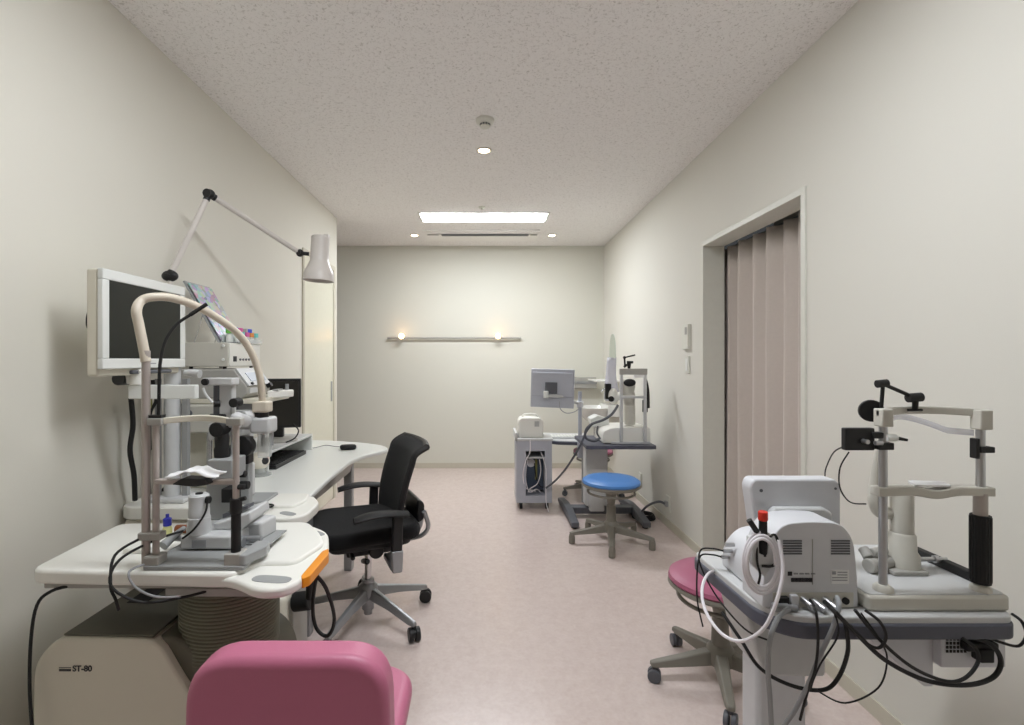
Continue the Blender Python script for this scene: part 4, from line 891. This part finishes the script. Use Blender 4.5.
b = bar(xl-0.012, xr+0.014, yp, 1.155, 0.018, 0.004, 0.035, th=0.013); b.build('forehead_bar', 'beige', sc_, bevel=0.003)
b = MB(); b.box(xl-0.012, xl+0.014, yp-0.014, yp+0.014, 1.125, 1.165); b.build('bar_holder', 'beige', sc_, bevel=0.003)
b = MB(); b.box(xr-0.012, xr+0.016, yp-0.014, yp+0.014, 1.118, 1.163); b.build('bar_holder', 'beige', sc_, bevel=0.003)
def strap(u, v):
    x = xl+0.01+(xr-xl-0.015)*u; return Vector((x, yp+0.01+0.05*math.sin(math.pi*u), 1.112+0.030*math.sin(math.pi*min(1,u*1.25))**0.7*(1-0.4*u)+0.014*v-0.01*u))
MB().grid(24, 3, strap).build('forehead_strap', 'bag', sc_, solid=0.0015)
b = MB(); rings = []
for i in range(25):
    u = i/24; x = xl-0.018+(xr-xl+0.042)*u; dip = -0.010*math.exp(-((u-0.5)/0.14)**2)+0.005*math.exp(-((u-0.5)/0.35)**2)
    rings.append([b.bm.verts.new((x, yp+a, 0.978+c+dip)) for a, c in ((-0.012,-0.010),(0.016,-0.010),(0.016,0.010),(-0.012,0.010))])
for p, q in zip(rings, rings[1:]):
    for i in range(4): b.bm.faces.new((p[i], p[(i+1)%4], q[(i+1)%4], q[i]))
b.bm.faces.new(rings[0][::-1]); b.bm.faces.new(rings[-1]); b.build('chin_rest', 'beige', sc_, bevel=0.003)
MB().prism(rounded([(0.965,1.125),(1.045,1.12),(1.06,1.16),(0.985,1.17)], 0.01), 0.990, 0.994).build('chin_paper', 'paper', sc_)
# fixation lamp: black rods and disc
b = MB(); p0, p1, p2, p3 = P(915,409,1.15), P(915.5,398,1.15), P(883,384,1.15), P(882,404,1.15)
b.cyl(P(908,410,1.15), P(922,410,1.15), 0.003); b.cyl(p0, p1, 0.006); b.cyl(P(908,398,1.15), P(921,397,1.15), 0.0105); b.cyl(p1, p2, 0.0042); b.cyl(P(877,384,1.15), P(887,383,1.15), 0.009); b.cyl(p2, P(880,425,1.15), 0.004)
b.build('fixation_arm', 'rubber', sc_)
b = MB(); p = P(872,411,1.165); b.cyl(p, p+Vector((0.004,0.010,0)), 0.0255, n=32); b.build('fixation_disc', 'rubber', sc_, bevel=0.002)
b = MB(); a, c = P(847,451,1.12), P(877,428.5,1.12); b.box(a.x, c.x, 1.125, 1.14, a.z, c.z); b.build('camera_plate', 'black', sc_, bevel=0.003)
b = MB(); b.cyl(P(868,442,1.11), P(868,442,1.11)+Vector((0,0.02,0)), 0.005); b.cyl(P(875,443,1.11), P(882,443,1.11), 0.005); b.build('screw', 'silver', sc_)
b = MB(); b.box(xl-0.02, xl+0.014, yp-0.015, yp+0.012, P(0,449,1.13).z, P(0,442,1.13).z); b.box(xl-0.03, xl-0.005, yp-0.01, yp+0.01, P(0,438,1.13).z, P(0,432,1.13).z); b.build('plate_clamp', 'rubber', sc_, bevel=0.002)
b = MB(); b.cyl(P(886,438,1.12), P(896,438,1.12), 0.008); b.build('lens_tip', 'white', sc_); 
b = MB(); b.cyl(P(896,438,1.12), P(907,440,1.12), 0.0045, 0.003); b.build('probe', 'rubber', sc_)
b = MB(); b.box(xr-0.012, xr+0.02, yp-0.014, yp+0.010, P(0,452,1.13).z, P(0,446,1.13).z); b.box(xr-0.020, xr-0.012, yp-0.012, yp+0.006, P(0,458,1.13).z, P(0,438,1.13).z); b.cyl((xr+0.015,yp,P(0,450,1.13).z), (xr+0.024,yp,P(0,450,1.13).z), 0.006); b.build('canthus_marker', 'rubber', sc_, bevel=0.002)
b = MB()
b.tube([P(848,445,1.13), P(834,452,1.2), P(826,468,1.3), P(825,476,1.38)], 0.0016, n=6)
b.tube([P(849,452,1.13), P(840,468,1.14), P(840,488,1.15), P(850,502,1.16), P(866,504,1.16)], 0.0016, n=6)
b.build('wire', 'rubber', sc_)
# microscope arm and base
b = MB(); b.lathe([(0,0),(0.036,0),(0.036,0.035),(0.030,0.045),(0.028,0.085),(0.024,0.09),(0.024,0.185),(0.020,0.195),(0,0.195)], (P(902,0,1.24).x,1.24,zp+0.004)); b.build('joystick_tower', 'beige', sc_)
b = MB(); b.cyl((P(899,0,1.24).x,1.24,zp+0.199), (P(899,0,1.24).x,1.24,zp+0.203), 0.018); b.build('tower_cap', 'dgrey', sc_)
b = MB(); b.box(0.98, 1.065, 1.20, 1.28, zp, zp+0.012); b.build('slide_base', 'greyp', sc_, bevel=0.004)
b = MB(); b.tube([P(893,513,1.25), P(880,512,1.25), P(874,500,1.25), P(875,480,1.25), P(880,450,1.24), P(884,432,1.24)], 0.012, n=12, radii=[0.014,0.015,0.014,0.011,0.010,0.009]); b.build('microscope_arm', 'beige', sc_)
b = MB(); b.cyl(P(868,566,1.22), P(890,561,1.24), 0.017); b.cyl(P(872,553,1.23), P(885,550,1.24), 0.011); b.cyl(P(863,548,1.25), P(869,558,1.23), 0.012); b.build('illumination_barrel', 'greyp', sc_, bevel=0.003)
b = MB(); b.cyl((1.04,1.25,zp+0.022), (1.15,1.25,zp+0.022), 0.0055); b.cyl((1.12,1.25,zp+0.022), (1.13,1.25,zp+0.022), 0.009); b.build('axle', 'silver', sc_)
b = MB(); b.box(1.135, 1.155, 1.165, 1.34, zp, zp+0.022); b.build('rail', 'rubber', sc_, bevel=0.003)

# ================================================================== AUTOREFRACTOR
ar_ = thing('autorefractor', 'pale grey tabletop eye tester seen from behind, plugs and a barcode sticker at its rear', 'eye tester', (0.74,1.27,0.718))
zr = 0.7185
prof = rounded([(0.622,zr),(0.624,0.79),(0.638,0.862),(0.664,0.905),(0.73,0.912),(0.80,0.908),(0.828,0.870),(0.836,0.79),(0.838,zr)], [0.004,0.05,0.05,0.04,0.05,0.04,0.04,0.05,0.004], 5)
MB().prism(prof, 1.125, 1.215, 'y').build('rear_housing', 'greyb', ar_, bevel=0.030, seg=5)
MB().prism(rounded([(0.640,zr),(0.642,0.775),(0.685,0.826),(0.83,0.826),(0.838,zr)], [0.01,0.05,0.05,0.03,0.01], 6), 1.17, 1.36, 'y').build('front_housing', 'greyb', ar_, bevel=0.018, seg=4)
b = MB(); b.prism(rounded([(0.672,0.855),(0.657,0.960),(0.667,0.978),(0.872,0.978),(0.884,0.960),(0.884,0.855)], [0.01,0.02,0.02,0.02,0.02,0.01], 5), 1.245, 1.29, 'y')
b.build('display_head', 'greyb', ar_, bevel=0.012, seg=4)
b = MB(); b.prism([(0.69,0.81),(0.70,0.90),(0.71,0.912),(0.83,0.912),(0.85,0.90),(0.85,0.87),(0.82,0.81)], 1.225, 1.247, 'y'); b.build('head_hinge', 'ltgrey', ar_, bevel=0.006)
b = MB(); b.cyl((0.685,1.2435,0.950), (0.685,1.246,0.950), 0.004); b.build('screw', 'dgrey', ar_); b = MB(); b.cyl((0.870,1.2435,0.955), (0.870,1.246,0.955), 0.003); b.build('screw', 'dgrey', ar_)
b = MB(); b.box(0.7335, 0.7345, 1.1235, 1.1255, 0.77, 0.872); b.build('seam', 'greyp', ar_)
b = MB(); b.box(0.645, 0.825, 1.1225, 1.130, 0.7195, 0.752); b.build('connector_recess', 'beige', ar_)
for xx in (0.668, 0.776):
    b = MB()
    for k in range(6): b.box(xx, xx+0.042, 1.1232, 1.126, 0.838+k*0.0058, 0.8410+k*0.0058)
    b.build('vent', 'dgrey', ar_)
b = MB(); b.box(0.679, 0.688, 1.1235, 1.1255, 0.790, 0.799); 
x = 0.686
random.seed(3)
while x < 0.732:
    wd = random.choice((0.0008,0.0012,0.002)); b.box(x, x+wd, 1.1235, 1.1255, 0.776, 0.785); x += wd+0.0010
b.build('barcode_sticker', 'ink', ar_)
b = MB(); [b.box(0.692+i*0.013, 0.701+i*0.013, 1.1235, 1.1255, 0.793, 0.796) for i in range(4)]; b.build('type_lines', 'greyink', ar_)
b = MB(); b.box(0.776, 0.816, 1.1238, 1.1255, 0.772, 0.803); b.build('rating_sticker', 'paper', ar_)
b = MB(); b.box(0.778, 0.786, 1.1232, 1.1245, 0.793, 0.800); [b.box(0.79 if i < 2 else 0.778, 0.812, 1.1232, 1.1245, 0.797-i*0.006, 0.799-i*0.006) for i in range(4)]; b.build('rating_print', 'greyink', ar_)
b = MB(); b.box(0.650, 0.676, 1.112, 1.125, 0.728, 0.746); b.build('power_inlet', 'rubber', ar_, bevel=0.002)
b = MB(); b.box(0.680, 0.697, 1.113, 1.125, 0.726, 0.750); b.build('inlet_cover', 'greyb', ar_, bevel=0.002)
b = MB(); b.box(0.635, 0.672, 1.098, 1.118, 0.7195, 0.734); b.cyl((0.672,1.108,0.727), (0.69,1.108,0.724), 0.007); b.build('power_plug', 'greycable', ar_, bevel=0.003)
for xx, zz in ((0.712,0.738),(0.735,0.735),(0.760,0.738)):
    b = MB(); b.cyl((xx,1.125,zz), (xx+0.008,1.095,zz-0.008), 0.0075); b.build('connector', 'silver', ar_)
b = MB(); b.cyl((0.785,1.119,0.736), (0.785,1.124,0.736), 0.006); b.build('socket', 'silver', ar_); b = MB(); b.cyl((0.806,1.118,0.735), (0.806,1.124,0.735), 0.0075); b.build('socket', 'void', ar_)
cabr = lambda name, pts, r, m: MB().tube(pts, r, n=9, smooth=7).build(name, m, ar_)
cabr('grey_cable', [P(789,608,1.10),P(778,618,1.07),P(770,640,1.06),P(768,670,1.08),P(770,700,1.1),P(772,740,1.12),P(775,800,1.15)], 0.0052, 'greycable')
cabr('grey_cable', [P(837,597,1.08),P(839,606,1.06),P(832,630,1.06),P(820,655,1.08),P(808,685,1.1),P(795,710,1.12),P(778,740,1.15),P(770,800,1.2)], 0.0048, 'greycable')
cabr('black_cable', [P(810,600,1.10),P(816,612,1.06),P(818,640,1.07),P(815,670,1.08),P(808,690,1.1),P(800,720,1.12)], 0.0028, 'rubber')
# probe and holder at left side
b = MB(); p = P(763,517,1.10); b.cyl((p.x,1.10,0.845), (p.x,1.10,p.z-0.008), 0.0085); b.build('probe_body', 'rubber', ar_)
b = MB(); b.cyl((p.x,1.10,p.z-0.008), (p.x,1.10,p.z+0.013), 0.0100); b.build('probe_cap', 'red', ar_, bevel=0.003)
b = MB(); b.prism(rounded([(p.x-0.030,0.83),(p.x-0.028,0.885),(p.x-0.014,0.885),(p.x-0.012,0.85),(p.x+0.006,0.85),(p.x+0.008,0.885),(p.x+0.018,0.885),(p.x+0.020,0.83),(p.x,0.80)], 0.004), 1.092, 1.118, 'y'); b.build('probe_holder', 'ltgrey', ar_, bevel=0.003)
b = MB(); b.cyl(P(749,520,1.10), P(757,532,1.10), 0.006); b.tube([P(757,532,1.10), P(757,560,1.09), P(760,575,1.09), P(757,588,1.10)], 0.0025, n=7); b.build('stylus', 'rubber', ar_)
b = MB(); b.tube([P(766,540,1.09), P(775,535,1.10), P(779,550,1.10), P(774,565,1.09), P(762,566,1.09)], 0.003, n=7); b.build('stylus_cord', 'rubber', ar_)
def loop(cx, cy, rx, ry, D, turns, ph): return [P(cx+(rx-0.17*k)*math.cos(ph+2*math.pi*k/12), cy+(ry-0.28*k)*math.sin(ph+2*math.pi*k/12), D-0.0009*k) for k in range(int(12*turns)+1)]
cabr('white_cable', loop(762,562,20,33,1.108,3.2,-0.9), 0.0034, 'whitetube')
cabr('white_cable', [P(779,540,1.075),P(783,570,1.06),P(777,600,1.05),P(764,628,1.06),P(742,641,1.09),P(722,634,1.14),P(706,612,1.2),P(702,590,1.26),P(708,574,1.32),P(720,570,1.36)], 0.0038, 'whitetube')
b = MB()
for k, z in enumerate((0.755,0.775,0.795)): b.cyl((0.645,1.32-k*0.01,z), (0.622,1.32-k*0.01,z), 0.005)
b.build('side_connector', 'silver', ar_)
cabr('thin_cable', [(0.622,1.32,0.755),(0.602,1.33,0.757),(0.575,1.34,0.75),(0.57,1.35,0.70),(0.575,1.36,0.62),(0.59,1.36,0.55)], 0.0022, 'rubber')
cabr('thin_cable', [(0.622,1.31,0.775),(0.60,1.32,0.777),(0.572,1.33,0.77),(0.57,1.33,0.73),(0.60,1.30,0.66),(0.63,1.22,0.62),(0.65,1.15,0.63)], 0.0022, 'rubber')

# ================================================================== FAR STATION
ft = thing('instrument_table', 'narrow dark edged lift table on a black H base carrying the far microscope', 'instrument table', (0.98,4.1,0))
zt = 0.63
MB().prism(rounded([(0.755,3.76),(1.285,3.76),(1.285,4.28),(0.755,4.28)], 0.02), zt-0.028, zt).build('tabletop', 'edge', ft, bevel=0.004)
b = MB(); b.box(0.80, 0.98, 4.02, 4.14, 0.10, 0.60); b.build('column', 'ltgrey', ft, bevel=0.012)
b = MB(); b.box(0.83, 0.95, 4.0, 4.16, 0.06, 0.28); b.build('column_sleeve', 'ltgrey', ft, bevel=0.012)
b = MB(); b.box(0.68, 1.21, 4.04, 4.13, 0.03, 0.085); b.build('crossbar', 'dgrey', ft, bevel=0.008)
for sx, x in ((-1,0.67),(1,1.21)):
    b = MB(); b.prism([(3.75,0.015),(4.46,0.015),(4.46,0.05),(4.2,0.085),(4.0,0.085),(3.75,0.055)], x-0.03, x+0.03, 'x'); lg = b.build('leg', 'dgrey', ft, bevel=0.008)
    b = MB(); b.cyl((x,3.80,0), (x,3.80,0.02), 0.022); b.cyl((x,4.42,0), (x,4.42,0.02), 0.022); b.build('foot', 'rubber', lg)
# microscope
fm = thing('fundus_camera', 'white ophthalmic microscope with a chin frame on the far table', 'ophthalmic camera', (1.1,3.95,zt))
yy = 3.85
MB().prism(rounded([(0.90,zt+0.005),(0.90,zt+0.10),(0.97,zt+0.125),(1.22,zt+0.13),(1.262,zt+0.12),(1.265,zt+0.005)], [0.01,0.03,0.03,0.02,0.02,0.01]), 3.84, 4.15, 'y').build('base_box', 'creamw', fm, bevel=0.012)
b = MB(); b.box(0.96, 1.26, 3.825, 4.1, zt+0.001, zt+0.018); b.build('base_skirt', 'greyb', fm, bevel=0.004)
xl2, xr2 = P(620.5,0,yy).x, P(644,0,yy).x
b = MB(); b.box(xl2-0.011, xl2+0.011, yy-0.035, yy-0.012, zt+0.02, CAMZ+(360-370)*yy/F); b.build('frame_post', 'ltgrey', fm, bevel=0.003)
b = MB(); b.box(xr2-0.011, xr2+0.011, yy-0.035, yy-0.012, zt+0.02, CAMZ+(360-370)*yy/F); b.build('frame_post', 'ltgrey', fm, bevel=0.003)
b = MB(); b.box(xl2-0.014, xr2+0.014, yy-0.04, yy-0.008, P(0,374.5,yy).z, P(0,368.5,yy).z); b.build('frame_top', 'greyp', fm, bevel=0.004)
b = MB(); b.box(xl2-0.005, xr2+0.005, yy-0.045, yy-0.01, P(0,398,yy).z, P(0,395.5,yy).z); b.build('chin_bar', 'ltgrey', fm, bevel=0.004)
b = MB(); b.box(xl2+0.09, xr2-0.01, yy-0.045, yy-0.03, P(0,377.5,yy).z, P(0,374.5,yy).z); b.build('forehead_pad', 'paper', fm, bevel=0.003)
c = P(628,384,yy+0.06)
b = MB(); b.lathe([(0,-0.10),(0.035,-0.10),(0.05,-0.07),(0.062,0),(0.055,0.05),(0,0.06)], (c.x,c.y+0.02,c.z-0.015), axis=(0,-0.15,1)); b.cyl((c.x+0.02,c.y+0.02,c.z-0.18), (c.x+0.01,c.y+0.02,c.z-0.07), 0.038, 0.05); b.cyl((c.x+0.02,c.y+0.02,zt+0.14), (c.x+0.02,c.y+0.02,c.z-0.17), 0.042); b.build('optical_head', 'beige', fm, bevel=0.004)
b = MB(); b.ball((c.x,c.y-0.045,c.z+0.012), 0.048, (1,0.4,0.62)); b.build('objective_cover', 'rubber', fm)
b = MB(); b.box(P(605,0,4.0).x, P(610.5,0,4.0).x, 3.97, 4.02, P(0,399,4.0).z, P(0,383.5,4.0).z); b.build('lamp_block', 'rubber', fm, bevel=0.005)
c2 = P(613,396,3.98); b = MB(); b.ball(c2, 0.055, (0.75,0.9,1.15)); b.cyl(c2, Vector((c.x,c.y+0.02,c.z-0.09)), 0.03); b.build('side_lamp', 'creamw', fm)
b = MB(); p = P(611,399,3.93); b.cyl(p, p+Vector((0.012,0.02,0)), 0.022); b.build('side_lens', 'rubber', fm)
b = MB(); b.tube([P(646,378,yy), P(648,390,yy), P(647.5,408,yy)], 0.012, n=10, radii=[0.004,0.010,0.018]); b.box(P(642.5,0,yy).x, P(647,0,yy).x, yy-0.02, yy+0.01, P(0,412,yy).z, P(0,400,yy).z); b.build('side_grip', 'rubber', fm, bevel=0.003)
b = MB(); b.cyl(P(625,366.5,yy), P(624.5,357.5,yy), 0.007); b.cyl(P(624.5,357.5,yy), P(635,355,yy), 0.0055); b.ball(P(624.5,357.5,yy), 0.012); b.cyl(P(624,367,yy), P(628,364,yy), 0.009); b.build('fixation_arm', 'rubber', fm)
b = MB(); b.cyl(P(629,368.5,yy), P(629,362,yy), 0.010, 0.018); b.box(P(627,0,yy).x, P(633,0,yy).x, yy-0.01, yy+0.01, P(0,363.5,yy).z, P(0,361,yy).z); b.build('brow_knob', 'rubber', fm, bevel=0.002)
def bagf(u, v):
    a = u*math.pi*1.7+0.3; p = P(612+(7-3*v)*math.cos(a)+1.3*math.sin(5*a+4*v), 400-42*v+1.0*math.sin(7*a), 4.08+0.05*math.sin(a)*(1.2-v*0.7)); return p
MB().grid(26, 12, bagf).build('film_cover', 'bag', fm, solid=0.001)
b = MB(); b.prism(rounded([(0.86,0.735),(0.99,0.735),(0.99,0.80),(0.90,0.83),(0.84,0.80)],0.01), 4.02, 4.16, 'y'); b.build('printer_cover', 'white', fm, bevel=0.008)
b = MB(); b.tube([P(618,405,3.84), P(612,414,3.82), P(603,420,3.80), P(592,424,3.80), P(586,430,3.80), P(586,438,3.81), P(594,441,3.82), P(600,438,3.84)], 0.010, n=9); b.build('cable', 'dgrey', fm)
b = MB(); b.tube([P(592,424,3.80), P(586,432,3.8), P(580,446,3.83), P(567,467,4.0), P(556,480,4.15), P(546,488,4.19)], 0.0085, n=9); b.build('data_cable', 'dgrey', fm)
b = MB(); b.tube([P(598,426,3.86), P(597,433,3.86), P(600,438,3.86)], 0.006, n=8); b.build('joystick', 'dgrey', fm)

# equipment cart with open cable bay
D0 = 4.25; xa, xb = P(516.5,0,D0).x, P(552,0,D0).x; zt2 = P(0,441,D0).z
eq = thing('equipment_cart', 'blue grey equipment cart on casters with an open bay full of cables', 'equipment cart', ((xa+xb)/2,4.4,0))
b = MB(); q0, q1 = P(526,0,D0).x, P(545,0,D0).x; zq0, zq1 = P(0,496,D0).z, P(0,451,D0).z
b.box(xa, q0, D0, D0+0.30, 0.06, zt2); b.box(q1, xb, D0, D0+0.30, 0.06, zt2); b.box(q0, q1, D0, D0+0.30, 0.06, zq0); b.box(q0, q1, D0, D0+0.30, zq1, zt2); b.box(q0, q1, D0+0.28, D0+0.30, zq0, zq1)
b.build('body', 'fargrey', eq)
b = MB(); b.box(xa-0.01, xb+0.01, D0-0.01, D0+0.31, zt2, zt2+0.02); b.box(xa-0.012, xa+0.008, D0-0.01, D0+0.31, zt2, zt2+0.07); b.build('top_panel', 'ltgrey', eq, bevel=0.004)
b = MB(); b.box(q0+0.005, q1-0.005, D0+0.10, D0+0.27, zq0+0.03, zq1-0.07); b.build('computer', 'circuit', eq)
b = MB(); b.box(q0+0.002, q1-0.002, D0+0.005, D0+0.28, zq1-0.065, zq1-0.055); b.build('inner_shelf', 'ltgrey', eq)
b = MB(); b.cyl((q0+0.05,D0+0.09,zq1-0.12), (q0+0.05,D0+0.10,zq1-0.12), 0.036); b.build('fan', 'greyb', eq)
b = MB(); b.box(q0+0.085, q0+0.105, D0+0.085, D0+0.10, zq0+0.12, zq1-0.09); b.build('slot_plate', 'cable_y', eq)
for k, (m_, pts) in enumerate([
    ('whitetube', [(q0+0.02,D0+0.05,zq1-0.06),(q0+0.0,D0+0.04,zq0+0.15),(q0+0.03,D0+0.03,zq0+0.03),(q0+0.09,D0+0.03,zq0+0.05),(q0+0.13,D0+0.05,zq0+0.02)]),
    ('whitetube', [(q0+0.12,D0+0.05,zq1-0.08),(q0+0.13,D0+0.04,zq0+0.2),(q0+0.10,D0+0.03,zq0+0.1),(q0+0.04,D0+0.02,zq0+0.06),(q0+0.02,D0+0.05,zq0+0.02)]),
    ('rubber', [(q0+0.08,D0+0.08,zq1-0.12),(q0+0.09,D0+0.05,zq0+0.15),(q0+0.12,D0+0.03,zq0+0.08),(q0+0.15,D0+0.02,zq0+0.07)]),
    ('whitetube', [P(530,440,D0-0.02),P(530,452,D0-0.02),P(526,460,D0-0.02),P(523,475,D0-0.02),P(526,488,D0+0.02),P(536,491,D0+0.05)]),
    ('whitetube', [P(541,452,D0+0.03),P(546,470,D0-0.02),P(546,500,D0-0.02),P(549,513,D0-0.05)])]):
    MB().tube(pts, 0.0045, n=7).build('cable', m_, eq)
for x in (xa+0.04, xb-0.04):
    for y in (D0+0.04, D0+0.26):
        MB().cyl((x-0.012,y,0.03), (x+0.012,y,0.03), 0.030).box(x-0.014, x+0.014, y-0.014, y+0.014, 0.04, 0.062).build('caster', 'rubber', eq, bevel=0.002)
wb = thing('power_unit', 'small white rounded power unit with a carry handle on top of the cart', 'power unit', (P(530,0,4.35).x,4.35,zt2+0.02))
a, c = P(518.5,0,4.32).x, P(543,0,4.32).x
b = MB(); b.prism(rounded([(a,zt2+0.0205),(a-0.003,zt2+0.16),(a+0.02,zt2+0.19),(c-0.02,zt2+0.19),(c+0.003,zt2+0.16),(c,zt2+0.0205)], [0.01,0.04,0.02,0.02,0.04,0.01]), 4.30, 4.48, 'y'); b.build('case', 'creamw', wb, bevel=0.012)
MB().tube([(a+0.035,4.39,zt2+0.185),(a+0.06,4.39,zt2+0.212),(c-0.06,4.39,zt2+0.212),(c-0.035,4.39,zt2+0.185)], 0.009, n=9).build('handle', 'creamw', wb)
b = MB()
for k in range(5): b.box(c-0.075, c-0.035, 4.298, 4.301, zt2+0.118+k*0.009, zt2+0.123+k*0.009)
b.build('vent', 'grey', wb)
# far desk with monitor arm
fd = thing('computer_table', 'low grey computer table between the cart and the microscope table', 'table', (0.75,4.75,0))
zf = P(0,440,4.60).z
MB().prism(rounded([(0.36,4.60),(0.56,4.62),(0.62,4.52),(0.95,4.45),(1.0,5.0),(0.36,5.05)], [0.02,0.06,0.08,0.04,0.02,0.02]), zf-0.03, zf).build('tabletop', 'edge', fd, bevel=0.006)
MB().prism(rounded([(0.365,4.61),(0.56,4.63),(0.625,4.53),(0.945,4.46),(0.995,4.99),(0.365,5.04)], [0.02,0.06,0.08,0.04,0.02,0.02]), zf, zf+0.006).build('top_sheet', 'ltgrey', fd, bevel=0.002)
b = MB(); b.box(0.40, 0.44, 4.75, 4.95, 0, zf-0.03); b.build('leg', 'alu', fd, bevel=0.004)
b = MB(); b.box(0.86, 0.89, 4.475, 4.505, 0, zf-0.03); b.build('leg', 'alu', fd, bevel=0.004)
kb2 = thing('keyboard', 'pale grey keyboard lying on the far computer table', 'keyboard', (0.62,4.72,zf))
MB().box(0.60, 0.88, 4.62, 4.78, zf+0.0065, zf+0.022).build('body', 'ltgrey', kb2, bevel=0.004)
b = MB()
for i in range(9):
    for j in range(4): b.box(0.61+i*0.03, 0.634+i*0.03, 4.63+j*0.035, 4.66+j*0.035, zf+0.022, zf+0.027)
b.build('keys', 'white', kb2)
ma = thing('monitor_arm', 'pale silver monitor pole and side arm behind the cart', 'monitor arm', (0.85,4.5,0))
px_ = P(580,0,4.5).x
b = MB(); b.cyl((px_,4.5,0.50), (px_,4.5,P(0,391.5,4.5).z), 0.017); b.build('pole', 'fargrey', ma)
b = MB(); b.box(px_-0.035, px_+0.065, 4.40, 4.45, P(0,458,4.42).z, P(0,442,4.42).z); b.build('mount_box', 'fargrey', ma, bevel=0.01)
b = MB(); b.cyl((px_,4.5,P(0,407,4.5).z), (px_,4.5,P(0,401,4.5).z), 0.030); b.build('pole_collar', 'greyb', ma, bevel=0.004)
b = MB(); b.tube([(px_,4.5,P(0,404,4.5).z), P(572,401,4.45), P(566,397,4.42), P(556,396,4.40), P(546,396,4.39)], 0.014, n=10); b.build('side_arm', 'ltgrey', ma)
b = MB(); b.cyl(P(546,391,4.39), P(546,398,4.39), 0.022); b.build('swivel', 'white', ma, bevel=0.003)
b = MB(); b.tube([P(560,399,4.42), P(560,408,4.42), P(566,413,4.43), P(574,412,4.46), P(580,408,4.5)], 0.004, n=7); b.build('cable', 'greycable', ma)
mf = thing('computer_monitor', 'light grey monitor seen from behind, held on the far pole arm', 'monitor', (0.6,4.45,1.1))
x0, x1 = P(531,0,4.45).x, P(574,0,4.45).x; z0_, z1_ = P(0,407.5,4.45).z, P(0,369,4.45).z; pv = Vector(((x0+x1)/2,4.45,(z0_+z1_)/2))
Rm = RY(math.radians(1.5))@RZ(math.radians(-12))
b = MB(); b.box(x0, x1, 4.43, 4.465, z0_, z1_, rot=Rm, piv=pv); b.build('case', 'fargrey', mf, bevel=0.006)
b = MB(); b.box(x0+0.012, x1-0.012, 4.464, 4.468, z0_+0.012, z1_-0.012, rot=Rm, piv=pv); b.build('screen', 'screenb', mf)
b = MB(); b.box(x0+0.015, x1-0.015, 4.418, 4.431, z0_+0.10, z1_-0.03, rot=Rm, piv=pv); b.build('rear_cover', 'fargrey', mf, bevel=0.004)
b = MB(); b.box(pv.x-0.06, pv.x+0.045, 4.39, 4.42, pv.z-0.045, pv.z+0.055, rot=Rm, piv=pv); b.build('mount_plate', 'dgrey', mf, bevel=0.003)
